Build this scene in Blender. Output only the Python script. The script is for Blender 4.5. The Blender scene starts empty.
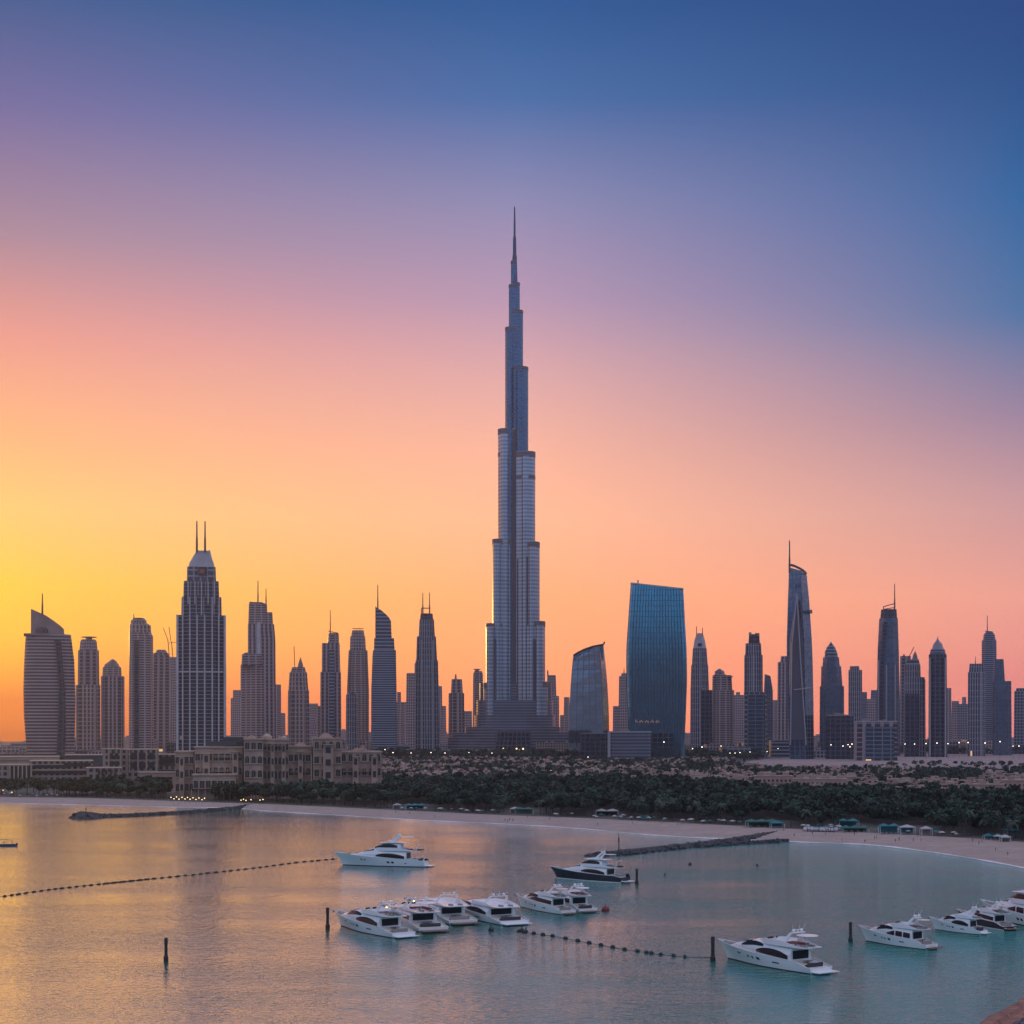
import bpy, math, random
from mathutils import Vector, Matrix
import numpy as np
random.seed(7)
R = math.radians
SC = bpy.context.scene
F = 1700.0      # focal length in pixels
HZ = 732.0      # horizon row
CH = 50.0       # camera height above the water

# ------------------------------------------------------------------ camera
cam = bpy.data.cameras.new('camera'); co = bpy.data.objects.new('camera', cam)
SC.collection.objects.link(co); SC.camera = co
co.location = (0, 0, CH); co.rotation_euler = (R(90), 0, 0)
cam.sensor_width = 36; cam.lens = F/1024*36
cam.shift_y = (HZ-512)/1024
cam.clip_start = 1; cam.clip_end = 40000

# ------------------------------------------------------------------ world
SUN_AZ, SUN_EL = -20.0, 3.2     # degrees right of +Y, above the horizon
def lin(c):
    return tuple(((v/255)/12.92 if v/255 <= .04045 else ((v/255+.055)/1.055)**2.4) for v in c)
w = bpy.data.worlds.new('World'); SC.world = w; w.use_nodes = True
nt = w.node_tree; N = nt.nodes; LK = nt.links; N.clear()
def nd(t, **k):
    n = N.new(t)
    for a, b in k.items(): setattr(n, a, b)
    return n
def mth(op, a, b=None, c=None, clamp=False):
    n = N.new('ShaderNodeMath'); n.operation = op; n.use_clamp = clamp
    for i, v in enumerate((a, b, c)):
        if v is None: continue
        if isinstance(v, (int, float)): n.inputs[i].default_value = v
        else: LK.new(v, n.inputs[i])
    return n.outputs[0]
tc = nd('ShaderNodeTexCoord'); sp = nd('ShaderNodeSeparateXYZ'); LK.new(tc.outputs['Generated'], sp.inputs[0])
az = mth('ARCTAN2', sp.outputs[0], sp.outputs[1])
el = mth('DIVIDE', mth('ARCSINE', sp.outputs[2]), R(90.0))
elr = mth('POWER', mth('MAXIMUM', el, 0.0), 0.5)        # more room for the low sky
dz = mth('ABSOLUTE', mth('SUBTRACT', az, R(SUN_AZ)))
dz = mth('MINIMUM', dz, mth('SUBTRACT', 2*math.pi, dz))
def y2p(y): return math.sqrt(max(0, math.degrees(math.atan((HZ-y)/F)))/90)
def ramp(stops, ypx=True):
    r = N.new('ShaderNodeValToRGB'); LK.new(elr, r.inputs[0]); cr = r.color_ramp
    cr.interpolation = 'LINEAR'
    pts = [((y2p(y) if y > -1 else math.sqrt(-y/90)), lin(c)) for y, c in stops]
    while len(cr.elements) < len(pts): cr.elements.new(.5)
    for e, (p, c) in zip(cr.elements, sorted(pts)):
        e.position = p; e.color = (*c, 1)
    return r.outputs[0]
# first number: picture row, or minus the elevation in degrees
rampA = ramp([(732, (129, 24, 1)), (700, (157, 58, 1)), (640, (201, 138, 1)), (590, (201, 153, 1)), (520, (201, 155, 80)), (450, (192, 133, 88)), (350, (171, 108, 99)), (250, (117, 92, 108)), (130, (74, 70, 110)), (0, (1, 54, 95)), (-35, (94, 96, 129)), (-60, (116, 118, 142)), (-90, (116, 118, 142))])
rampB = ramp([(732, (210, 114, 76)), (700, (217, 124, 77)), (600, (221, 141, 87)), (520, (216, 151, 112)), (450, (195, 138, 115)), (370, (166, 123, 123)), (300, (133, 107, 128)), (200, (96, 95, 126)), (100, (37, 72, 116)), (0, (1, 55, 102)), (-35, (59, 85, 129)), (-60, (111, 116, 142)), (-90, (116, 118, 142))])
rampC = ramp([(732, (186, 105, 98)), (680, (186, 107, 99)), (600, (194, 127, 109)), (520, (165, 121, 118)), (430, (114, 95, 115)), (330, (39, 78, 116)), (220, (1, 66, 111)), (110, (1, 49, 94)), (0, (1, 38, 83)), (-35, (33, 76, 124)), (-60, (111, 116, 142)), (-90, (116, 118, 142))])
rampD = ramp([(732,(26,32,42)),(-1.2,(28,36,48)),(-2.4,(28,46,62)),(-4.5,(34,108,142)),(-9,(66,108,152)),(-16,(104,120,166)),(-35,(138,140,166)),(-60,(152,150,164)),(-90,(152,150,164))])
rampE = ramp([(732,(128,100,104)),(-2,(138,110,112)),(-5,(132,116,128)),(-9,(116,118,142)),(-16,(108,124,158)),(-35,(138,140,166)),(-60,(152,150,164)),(-90,(152,150,164))])
def mixc(f, a, b):
    m = N.new('ShaderNodeMix'); m.data_type = 'RGBA'; LK.new(f, m.inputs[0]); LK.new(a, m.inputs[6]); LK.new(b, m.inputs[7]); return m.outputs[2]
def seg(a, b):
    m = N.new('ShaderNodeMapRange'); m.interpolation_type = 'LINEAR'; LK.new(dz, m.inputs[0])
    m.inputs[1].default_value = R(a); m.inputs[2].default_value = R(b); return m.outputs[0]
sky = mixc(seg(3.2, 20), rampA, rampB); sky = mixc(seg(20, 36.8), sky, rampC); sky = mixc(seg(40, 80), sky, rampE); sky = mixc(seg(95, 150), sky, rampD)
# glow round the sun just outside the left edge of the picture
dot = nd('ShaderNodeVectorMath', operation='DOT_PRODUCT'); LK.new(tc.outputs['Generated'], dot.inputs[0])
sd = Vector((math.sin(R(SUN_AZ))*math.cos(R(SUN_EL)), math.cos(R(SUN_AZ))*math.cos(R(SUN_EL)), math.sin(R(SUN_EL))))
dot.inputs[1].default_value = sd
ang = mth('ARCCOSINE', mth('MINIMUM', dot.outputs['Value'], 1.0))
glow = mth('EXPONENT', mth('MULTIPLY', ang, -1/R(3.0)))
gm = N.new('ShaderNodeMix'); gm.data_type = 'RGBA'; gm.blend_type = 'ADD'; gm.clamp_factor = False
LK.new(glow, gm.inputs[0]); LK.new(sky, gm.inputs[6]); gm.inputs[7].default_value = (.22, .13, .0, 1)
bg = nd('ShaderNodeBackground'); LK.new(gm.outputs[2], bg.inputs[0]); bg.inputs[1].default_value = 2.4
nis = nd('ShaderNodeTexSky', sky_type='NISHITA', sun_disc=False, sun_elevation=R(SUN_EL), sun_rotation=R(SUN_AZ))
bg2 = nd('ShaderNodeBackground'); LK.new(nis.outputs[0], bg2.inputs[0]); bg2.inputs[1].default_value = 0.006
ad = nd('ShaderNodeAddShader'); LK.new(bg.outputs[0], ad.inputs[0]); LK.new(bg2.outputs[0], ad.inputs[1])
ow = nd('ShaderNodeOutputWorld'); LK.new(ad.outputs[0], ow.inputs[0])

# ------------------------------------------------------------------ sun
sl = bpy.data.lights.new('sun', 'SUN'); so = bpy.data.objects.new('sun', sl); SC.collection.objects.link(so)
sl.energy = 0.4; sl.angle = R(1.5); sl.color = (1, .52, .14)
so.rotation_euler = sd.to_track_quat('Z', 'Y').to_euler()
SC.view_settings.view_transform = 'Standard'; SC.view_settings.look = 'None'
SC.view_settings.exposure = 0.0; SC.view_settings.gamma = 1
cy = SC.cycles
cy.use_denoising = True; cy.max_bounces = 6; cy.volume_bounces = 1; cy.transparent_max_bounces = 8
cy.sample_clamp_indirect = 4; cy.caustics_reflective = False; cy.caustics_refractive = False

# ------------------------------------------------------------------ helpers
def G(x, y, z=0.0):
    """point on the level z seen at that pixel"""
    Y = F*(CH-z)/(y-HZ); return Vector(((x-512)/F*Y, Y, z))
def PX(x, Y): return (x-512)/F*Y
def PZ(y, Y): return CH-(y-HZ)/F*Y
def tag(o, label=None, cat=None, group=None, kind=None):
    if label: o['label'] = label
    if cat: o['category'] = cat
    if group: o['group'] = group
    if kind: o['kind'] = kind
    return o
def empty(name, loc, rz=0, label=None, cat=None, group=None):
    o = bpy.data.objects.new(name, None); SC.collection.objects.link(o)
    o.location = loc; o.rotation_euler = (0, 0, rz); o.empty_display_size = 1
    return tag(o, label, cat, group)
KIDS = {}
class MB:
    def __init__(s): s.v = []; s.f = []; s.m = []; s.uv = []; s.mi = 0
    def quad(s, pts, uv=None):
        n = len(s.v); s.v += [tuple(p) for p in pts]; s.f.append(tuple(range(n, n+len(pts)))); s.m.append(s.mi)
        s.uv.append(uv)
        return s
    def add(s, vs, fs, uvs=None):
        n = len(s.v); s.v += [tuple(p) for p in vs]
        for i, f in enumerate(fs):
            s.f.append(tuple(a+n for a in f)); s.m.append(s.mi); s.uv.append(uvs[i] if uvs else None)
        return s
    def box(s, c, d, rz=0, taper=1.0):
        x, y, z = d[0]/2, d[1]/2, d[2]/2; cr, sr = math.cos(rz), math.sin(rz); vs = []
        for dz_ in (-z, z):
            k = taper if dz_ > 0 else 1
            for dx, dy in ((-x, -y), (x, -y), (x, y), (-x, y)):
                vs.append((c[0]+(dx*cr-dy*sr)*k, c[1]+(dx*sr+dy*cr)*k, c[2]+dz_))
        fs = [(3,2,1,0),(4,5,6,7),(0,1,5,4),(1,2,6,5),(2,3,7,6),(3,0,4,7)]
        w_, h_ = d[0], d[2]; uvs = []
        for f in fs:
            if f[0] in (3, 4) and f[1] in (2, 5): uvs.append([(0, 0)]*4)
            else:
                ww = d[0] if f in (fs[2], fs[4]) else d[1]
                z0 = c[2]-z
                uvs.append([(0, z0), (ww, z0), (ww, z0+h_), (0, z0+h_)])
        return s.add(vs, fs, uvs)
    def tube(s, a, b, r1, r2=None, n=8, cap=True):
        r2 = r1 if r2 is None else r2
        a, b = Vector(a), Vector(b); d = (b-a).normalized()
        u = d.orthogonal().normalized(); v = d.cross(u)
        vs = []
        for p, r in ((a, r1), (b, r2)):
            for i in range(n):
                t = 2*math.pi*i/n; vs.append(p+(u*math.cos(t)+v*math.sin(t))*r)
        fs = [(i, (i+1) % n, n+(i+1) % n, n+i) for i in range(n)]
        if cap: fs += [tuple(range(n-1, -1, -1)), tuple(range(n, 2*n))]
        return s.add(vs, fs)
    def lathe(s, c, prof, n=16):
        """prof: list of (r, z) from bottom to top"""
        vs = []; fs = []
        for r, z in prof:
            for i in range(n):
                t = 2*math.pi*i/n; vs.append((c[0]+r*math.cos(t), c[1]+r*math.sin(t), c[2]+z))
        for k in range(len(prof)-1):
            for i in range(n): fs.append((k*n+i, k*n+(i+1) % n, (k+1)*n+(i+1) % n, (k+1)*n+i))
        fs += [tuple(range(n-1, -1, -1)), tuple(range((len(prof)-1)*n, len(prof)*n))]
        return s.add(vs, fs)
    def ball(s, c, r, n=10, m=6, sc=(1, 1, 1), jit=0):
        vs = []; fs = []
        for k in range(1, m):
            p = math.pi*k/m
            for i in range(n):
                t = 2*math.pi*i/n; j = 1+random.uniform(-jit, jit)
                vs.append((c[0]+r*sc[0]*math.sin(p)*math.cos(t)*j, c[1]+r*sc[1]*math.sin(p)*math.sin(t)*j, c[2]-r*sc[2]*math.cos(p)*j))
        b = len(vs); vs += [(c[0], c[1], c[2]-r*sc[2]), (c[0], c[1], c[2]+r*sc[2])]
        for k in range(m-2):
            for i in range(n): fs.append((k*n+i, k*n+(i+1) % n, (k+1)*n+(i+1) % n, (k+1)*n+i))
        for i in range(n):
            fs.append((b, (i+1) % n, i)); fs.append((b+1, (m-2)*n+i, (m-2)*n+(i+1) % n))
        return s.add(vs, fs)
    def prism(s, poly, y0, y1):
        """poly in x,z (counter-clockwise seen from -y) pushed from y0 to y1"""
        n = len(poly); vs = [(x, y0, z) for x, z in poly]+[(x, y1, z) for x, z in poly]
        fs = [tuple(range(n)), tuple(range(2*n-1, n-1, -1))]
        uvs = [[(x, z) for x, z in poly], [(x, z) for x, z in reversed(poly)]]
        for i in range(n):
            j = (i+1) % n; fs.append((j, i, n+i, n+j))
            uvs.append([(0, poly[j][1]), (0, poly[i][1]), (y1-y0, poly[i][1]), (y1-y0, poly[j][1])])
        return s.add(vs, fs, uvs)
    def build(s, name, mat, parent=None, smooth=False, label=None, loc=None, world=True, kind=None):
        me = bpy.data.meshes.new(name)
        off = Vector((0, 0, 0))
        if parent is not None and world:
            p = parent
            while p is not None: off = off+p.location; p = p.parent
        elif loc is not None: off = Vector(loc)
        me.from_pydata([(a-off.x, b-off.y, c-off.z) for a, b, c in s.v], [], s.f)
        for m_ in (mat if isinstance(mat, (list, tuple)) else [mat]): me.materials.append(m_)
        me.polygons.foreach_set('material_index', s.m)
        if any(u is not None for u in s.uv):
            l = me.uv_layers.new(name='UVMap'); fl = []
            for f, u in zip(s.f, s.uv):
                for i in range(len(f)): fl += (u[i] if u else (0.0, 0.0))
            l.data.foreach_set('uv', fl)
        if smooth: me.polygons.foreach_set('use_smooth', [True]*len(s.f))
        me.update()
        o = bpy.data.objects.new(name, me); SC.collection.objects.link(o)
        if parent is not None: o.parent = parent; KIDS.setdefault(parent.name, []).append(o)
        elif loc is not None: o.location = loc
        if label: o['label'] = label
        if kind: o['kind'] = kind
        return o
def copy_tree(o, parent=None):
    c = o.copy(); SC.collection.objects.link(c)
    if parent is not None: c.parent = parent
    for ch in KIDS.get(o.name, []):
        KIDS.setdefault(c.name, []).append(copy_tree(ch, c))
    return c

# ------------------------------------------------------------------ materials
def mat(name, col, rough=.6, metal=0, noise=0, nscale=1, emit=None, estr=0, spec=None, bump=0):
    m = bpy.data.materials.new(name); m.use_nodes = True; t = m.node_tree; b = t.nodes['Principled BSDF']
    b.inputs['Base Color'].default_value = (*col, 1); b.inputs['Roughness'].default_value = rough; b.inputs['Metallic'].default_value = metal
    if spec is not None: b.inputs['Specular IOR Level'].default_value = spec
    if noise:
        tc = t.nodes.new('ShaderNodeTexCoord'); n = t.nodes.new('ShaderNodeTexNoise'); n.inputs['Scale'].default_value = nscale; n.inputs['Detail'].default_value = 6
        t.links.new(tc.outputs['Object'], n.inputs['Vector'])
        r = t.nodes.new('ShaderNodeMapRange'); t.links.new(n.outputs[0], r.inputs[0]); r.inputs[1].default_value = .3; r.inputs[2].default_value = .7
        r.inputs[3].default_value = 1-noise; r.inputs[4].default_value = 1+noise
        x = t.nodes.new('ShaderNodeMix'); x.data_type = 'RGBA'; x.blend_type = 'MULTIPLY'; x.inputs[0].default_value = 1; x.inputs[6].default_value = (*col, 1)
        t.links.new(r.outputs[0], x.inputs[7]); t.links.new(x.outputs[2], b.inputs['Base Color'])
        if bump:
            bp = t.nodes.new('ShaderNodeBump'); bp.inputs['Strength'].default_value = bump; t.links.new(n.outputs[0], bp.inputs['Height']); t.links.new(bp.outputs[0], b.inputs['Normal'])
    if emit: b.inputs['Emission Color'].default_value = (*emit, 1); b.inputs['Emission Strength'].default_value = estr
    return m
def facade(name, wall, glass, floor=6, bay=6, fv=.4, fu=.3, metal=.6, rough=.25, lit=0.0, var=.35, wrough=.6, wmetal=0.0):
    """walls with rows of panes laid out in metres along the wall (UV)"""
    m = bpy.data.materials.new(name); m.use_nodes = True; t = m.node_tree; nn = t.nodes; b = nn['Principled BSDF']
    def ma(op, a, c=None):
        n = nn.new('ShaderNodeMath'); n.operation = op
        for i, v in enumerate((a, c)):
            if v is None: continue
            if isinstance(v, (int, float)): n.inputs[i].default_value = v
            else: t.links.new(v, n.inputs[i])
        return n.outputs[0]
    uv = nn.new('ShaderNodeUVMap'); s = nn.new('ShaderNodeSeparateXYZ'); t.links.new(uv.outputs[0], s.inputs[0])
    du = ma('DIVIDE', s.outputs[0], bay); dv = ma('DIVIDE', s.outputs[1], floor)
    win = ma('MULTIPLY', ma('GREATER_THAN', ma('FRACT', du), fu), ma('GREATER_THAN', ma('FRACT', dv), fv))
    cb = nn.new('ShaderNodeCombineXYZ'); t.links.new(ma('FLOOR', du), cb.inputs[0]); t.links.new(ma('FLOOR', dv), cb.inputs[1])
    wn = nn.new('ShaderNodeTexWhiteNoise'); wn.noise_dimensions = '2D'; t.links.new(cb.outputs[0], wn.inputs['Vector'])
    # big slow variation: curtain colours, dust, weathering
    tc = nn.new('ShaderNodeTexCoord'); ns = nn.new('ShaderNodeTexNoise'); ns.inputs['Scale'].default_value = .025; ns.inputs['Detail'].default_value = 5; t.links.new(tc.outputs['Object'], ns.inputs['Vector'])
    k = ma('ADD', ma('MULTIPLY', wn.outputs[0], var), ma('ADD', ma('MULTIPLY', ns.outputs[0], .7), .65-var/2))
    def mul(c, f):
        x = nn.new('ShaderNodeMix'); x.data_type = 'RGBA'; x.blend_type = 'MULTIPLY'; x.inputs[0].default_value = 1; x.inputs[6].default_value = (*c, 1); t.links.new(f, x.inputs[7]); return x.outputs[2]
    gl = mul(glass, k); wl = mul(wall, ma('ADD', ma('MULTIPLY', ns.outputs[0], .6), .7))
    x = nn.new('ShaderNodeMix'); x.data_type = 'RGBA'; t.links.new(win, x.inputs[0]); t.links.new(wl, x.inputs[6]); t.links.new(gl, x.inputs[7])
    t.links.new(x.outputs[2], b.inputs['Base Color'])
    t.links.new(ma('ADD', ma('MULTIPLY', win, metal-wmetal), wmetal), b.inputs['Metallic'])
    t.links.new(ma('ADD', ma('MULTIPLY', win, rough-wrough), wrough), b.inputs['Roughness'])
    if lit:
        e = ma('MULTIPLY', win, ma('GREATER_THAN', wn.outputs[0], 1-lit))
        b.inputs['Emission Color'].default_value = (1, .62, .28, 1); t.links.new(ma('MULTIPLY', e, .9), b.inputs['Emission Strength'])
    return m
M = {}
M['white'] = mat('white_gelcoat', (.80, .80, .80), .25)
M['cream'] = mat('cream_gelcoat', (.70, .64, .56), .3)
M['navy'] = mat('navy_gelcoat', (.015, .02, .035), .2)
M['glassb'] = mat('tinted_glass', (.010, .012, .016), .12, spec=.25)
M['teak'] = mat('teak_deck', (.20, .12, .07), .6, noise=.25, nscale=3)
M['cush'] = mat('grey_cushion', (.30, .27, .25), .8, noise=.15, nscale=4)
M['dcush'] = mat('dark_cushion', (.05, .05, .06), .8)
M['redc'] = mat('red_cushion', (.25, .05, .04), .8)
M['steel'] = mat('polished_steel', (.6, .6, .6), .25, 1)
M['dmetal'] = mat('dark_metal', (.05, .05, .055), .5, .4)
M['black'] = mat('black_rubber', (.02, .02, .022), .6)
M['wood'] = mat('weathered_pile', (.035, .028, .025), .85, noise=.4, nscale=2)
M['red'] = mat('red_buoy', (.22, .02, .03), .5)
M['roof'] = mat('flat_roof', (.25, .22, .21), .9, noise=.2, nscale=.2)
M['antenna'] = mat('antenna_steel', (.10, .09, .10), .5, .3)
M['lampw'] = mat('lit_lamp_white', (.8, .8, .8), .5, emit=(1, .85, .62), estr=4.5)
M['lampy'] = mat('lit_lamp_yellow', (.8, .6, .3), .5, emit=(1, .66, .28), estr=3.5)
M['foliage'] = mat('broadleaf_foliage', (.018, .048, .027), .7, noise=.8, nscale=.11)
M['palmleaf'] = mat('palm_foliage', (.035, .062, .036), .6, noise=.4, nscale=.6)
M['bark'] = mat('palm_bark', (.10, .08, .06), .9, noise=.3, nscale=2)
M['rock'] = mat('breakwater_rock', (.06, .058, .062), .9, noise=.5, nscale=.8, bump=.4)
M['umbw'] = mat('white_canvas', (.42, .41, .40), .8)
M['umbt'] = mat('teal_canvas', (.02, .17, .19), .7)
M['umbg'] = mat('green_canvas', (.03, .13, .10), .7)
M['skin'] = mat('person_cloth', (.16, .12, .11), .8)

# ---- water
def water_mat():
    m = bpy.data.materials.new('sea_water'); m.use_nodes = True; t = m.node_tree; n = t.nodes; b = n['Principled BSDF']
    b.inputs['Roughness'].default_value = .07; b.inputs['IOR'].default_value = 1.36
    b.inputs['Coat Weight'].default_value = 1; b.inputs['Coat Roughness'].default_value = .05; b.inputs['Coat IOR'].default_value = 1.85
    g = n.new('ShaderNodeNewGeometry')
    def noise(sc, sx, sy, det, rot=0):
        mp = n.new('ShaderNodeMapping'); mp.inputs['Scale'].default_value = (sx, sy, 1); mp.inputs['Rotation'].default_value = (0, 0, rot)
        t.links.new(g.outputs['Position'], mp.inputs['Vector'])
        x = n.new('ShaderNodeTexNoise'); x.inputs['Scale'].default_value = sc; x.inputs['Detail'].default_value = det; x.inputs['Roughness'].default_value = .6
        t.links.new(mp.outputs[0], x.inputs['Vector']); return x.outputs[0]
    def ma(op, a, c):
        q = n.new('ShaderNodeMath'); q.operation = op
        for i, v in enumerate((a, c)):
            if isinstance(v, (int, float)): q.inputs[i].default_value = v
            else: t.links.new(v, q.inputs[i])
        return q.outputs[0]
    a = noise(.42, .75, 1.0, 4, .15); c = noise(.10, .6, 1.0, 3, -.3); d = noise(1.5, .8, 1, 2, .4)
    # wind patches change how rough the ripples are
    p = noise(.012, .5, 1.4, 3, .2)
    mr = n.new('ShaderNodeMapRange'); t.links.new(p, mr.inputs[0]); mr.inputs[1].default_value = .35; mr.inputs[2].default_value = .65; mr.inputs[3].default_value = .65; mr.inputs[4].default_value = 1.25
    h = ma('ADD', ma('MULTIPLY', a, 1.9), ma('ADD', ma('MULTIPLY', c, .5), ma('MULTIPLY', d, .30)))
    h = ma('MULTIPLY', h, mr.outputs[0])
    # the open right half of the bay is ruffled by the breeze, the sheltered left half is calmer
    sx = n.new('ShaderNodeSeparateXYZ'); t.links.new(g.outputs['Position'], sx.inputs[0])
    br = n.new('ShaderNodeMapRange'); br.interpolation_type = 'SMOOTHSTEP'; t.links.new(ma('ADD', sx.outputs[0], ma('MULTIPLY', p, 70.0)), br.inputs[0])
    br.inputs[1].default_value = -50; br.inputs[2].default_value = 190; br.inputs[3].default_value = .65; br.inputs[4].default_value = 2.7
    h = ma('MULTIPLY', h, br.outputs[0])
    cw = n.new('ShaderNodeMapRange'); t.links.new(br.outputs[0], cw.inputs[0]); cw.inputs[1].default_value = .65; cw.inputs[2].default_value = 2.7; cw.inputs[3].default_value = 1; cw.inputs[4].default_value = .35  # coat weight set by position, putting in a golden reflection left, teal right
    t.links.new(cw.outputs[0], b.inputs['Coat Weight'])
    bp = n.new('ShaderNodeBump'); bp.inputs['Strength'].default_value = 1; bp.inputs['Distance'].default_value = WAVE
    t.links.new(h, bp.inputs['Height']); t.links.new(bp.outputs[0], b.inputs['Normal']); t.links.new(bp.outputs[0], b.inputs['Coat Normal'])
    at = n.new('ShaderNodeAttribute'); at.attribute_name = 'shallow'
    x = n.new('ShaderNodeMix'); x.data_type = 'RGBA'; x.inputs[6].default_value = (.001, .19, .145, 1); x.inputs[7].default_value = (.05, .30, .24, 1)
    t.links.new(at.outputs['Fac'], x.inputs[0])
    y = n.new('ShaderNodeMix'); y.data_type = 'RGBA'; y.blend_type = 'MULTIPLY'; y.inputs[0].default_value = 1; t.links.new(x.outputs[2], y.inputs[6])
    q = ma('ADD', ma('MULTIPLY', p, 1.0), .5); t.links.new(q, y.inputs[7])
    t.links.new(y.outputs[2], b.inputs['Base Color'])
    return m
WAVE = .20
def sand_mat(name, c1, c2, s1=.02, s2=.6):
    m = bpy.data.materials.new(name); m.use_nodes = True; t = m.node_tree; n = t.nodes; b = n['Principled BSDF']; b.inputs['Roughness'].default_value = .95
    g = n.new('ShaderNodeNewGeometry')
    a = n.new('ShaderNodeTexNoise'); a.inputs['Scale'].default_value = s1; a.inputs['Detail'].default_value = 8; a.inputs['Roughness'].default_value = .7; t.links.new(g.outputs['Position'], a.inputs['Vector'])
    c = n.new('ShaderNodeTexNoise'); c.inputs['Scale'].default_value = s2; c.inputs['Detail'].default_value = 4; t.links.new(g.outputs['Position'], c.inputs['Vector'])
    q = n.new('ShaderNodeMath'); q.operation = 'ADD'; t.links.new(a.outputs[0], q.inputs[0]); t.links.new(c.outputs[0], q.inputs[1])
    r = n.new('ShaderNodeMapRange'); t.links.new(q.outputs[0], r.inputs[0]); r.inputs[1].default_value = .75; r.inputs[2].default_value = 1.25
    x = n.new('ShaderNodeMix'); x.data_type = 'RGBA'; x.inputs[6].default_value = (*c1, 1); x.inputs[7].default_value = (*c2, 1); t.links.new(r.outputs[0], x.inputs[0]); t.links.new(x.outputs[2], b.inputs['Base Color'])
    return m

# ------------------------------------------------------------------ coast, water, ground
WL = [(-160,800),(0,803),(80,805),(160,807),(230,808),(265,811),(340,815.5),(416,820),(500,824),(570,828),(665,836),(796,842),(876,845.5),(950,855),(1024,868),(1100,886),(1200,915),(1400,985)]
BL = [(-160,795),(0,797),(80,798),(160,800.5),(230,803),(265,804),(340,807.5),(416,811),(500,815),(570,817.5),(665,822),(796,829),(876,833),(950,837),(1024,842),(1100,850),(1200,866),(1400,900)]
wl = [Vector((-9000, 2600, 0)), Vector((-2500, 1500, 0))]+[G(x, y) for x, y in WL]+[Vector((240, 200, 0)), Vector((500, -200, 0)), Vector((1500, -900, 0))]
bl = [Vector((-9000, 2800, 2)), Vector((-2500, 1600, 2))]+[G(x, y, 2) for x, y in BL]+[Vector((330, 215, 2)), Vector((600, -180, 2)), Vector((1600, -800, 2))]
def densify(pts, k=6):
    out = []
    for i in range(len(pts)-1):
        p0, p1, p2, p3 = pts[max(i-1, 0)], pts[i], pts[i+1], pts[min(i+2, len(pts)-1)]
        for j in range(k):
            t = j/k
            out.append(.5*((2*p1)+(p2-p0)*t+(2*p0-5*p1+4*p2-p3)*t*t+(3*p1-p0-3*p2+p3)*t**3) if 2 < i < len(pts)-5 else p1.lerp(p2, t))
    return out+[pts[-1]]
wd = densify(wl); bd = densify(bl)
# beach strip: from under the water up to the tree line
b = MB()
rows = []
for p, q in zip(wd, bd):
    d = (p-q); d.z = 0; d.normalize()
    u = p+d*25; u.z = -2.5
    m1 = p.lerp(q, .12); m1.z = .45; m2 = p.lerp(q, .5); m2.z = 1.5
    rows.append([u, p, m1, m2, q])
n = len(rows[0])
vs = [v for r_ in rows for v in r_]
fs = [(i*n+j, i*n+j+1, (i+1)*n+j+1, (i+1)*n+j) for i in range(len(rows)-1) for j in range(n-1)]
fs = [tuple(reversed(f)) for f in fs]
b.add(vs, fs)
M['sand'] = sand_mat('beach_sand', (.32, .245, .205), (.43, .33, .28), .05, .35)
tag(b.build('beach', M['sand'], smooth=True), kind='structure')
# swash: thin line of foam along the waterline
b = MB(); fo = []
for i, (p, q) in enumerate(zip(wd, bd)):
    d = (p-q); d.z = 0; d.normalize(); wv = 1.6+1.2*math.sin(i*1.7)+.8*math.sin(i*.61)
    a = p+d*(wv*.9+.6); a.z = .035; c = p-d*(1.0+.5*wv); c.z = .10+.05*wv
    fo.append((a, c))
for (a, c), (e, f) in zip(fo, fo[1:]): b.quad([a, c, f, e])
M['foam'] = mat('sea_foam', (.72, .66, .66), .9, noise=.25, nscale=.3)
tag(b.build('shore_foam', M['foam']), kind='structure')
# land behind the beach, fanning out to 9 km
b = MB(); rows = []
for q in bd:
    r_ = [q]
    dirn = Vector((q.x, max(q.y, -400)+0.0, 0)).normalized()
    for dist in (0.03, .12, .35, 1.0):
        tip = dirn*9000; p = q.lerp(Vector((tip.x, tip.y, 2)), dist); p.z = 2; r_.append(p)
    rows.append(r_)
n = 5; vs = [v for r_ in rows for v in r_]
fs = [tuple(reversed((i*n+j, i*n+j+1, (i+1)*n+j+1, (i+1)*n+j))) for i in range(len(rows)-1) for j in range(n-1)]
b.add(vs, fs)
M['land'] = sand_mat('dusty_ground', (.045, .055, .04), (.15, .125, .105), .012, .15)
tag(b.build('ground', M['land']), kind='structure')
# water sheet with distance to shore as a real property of the sea bed
W_ = []
xs = list(np.linspace(-9000, -700, 12))+list(np.linspace(-650, 450, 90))+list(np.linspace(500, 9000, 10))
ys = list(np.linspace(-900, 350, 12))+list(np.linspace(365, 1330, 80))+[1500, 2000, 3000]
pts2 = np.array([(p.x, p.y) for p in wd])
vs = [(x, y, 0) for y in ys for x in xs]; nx = len(xs)
fs = [(j*nx+i, j*nx+i+1, (j+1)*nx+i+1, (j+1)*nx+i) for j in range(len(ys)-1) for i in range(nx-1)]
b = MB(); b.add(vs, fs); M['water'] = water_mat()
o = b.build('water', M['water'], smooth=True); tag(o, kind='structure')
va = np.array(vs)[:, :2]; A_, B_ = pts2[:-1], pts2[1:]
dm = np.full(len(va), 1e9)
for a, c in zip(A_, B_):
    e = c-a; t_ = np.clip(((va-a)@e)/max(e@e, 1e-9), 0, 1); dd = np.hypot(*(va-(a+t_[:, None]*e)).T); dm = np.minimum(dm, dd)
at = o.data.attributes.new('shallow', 'FLOAT', 'POINT'); at.data.foreach_set('value', np.exp(-dm/45).astype(np.float32))
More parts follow.
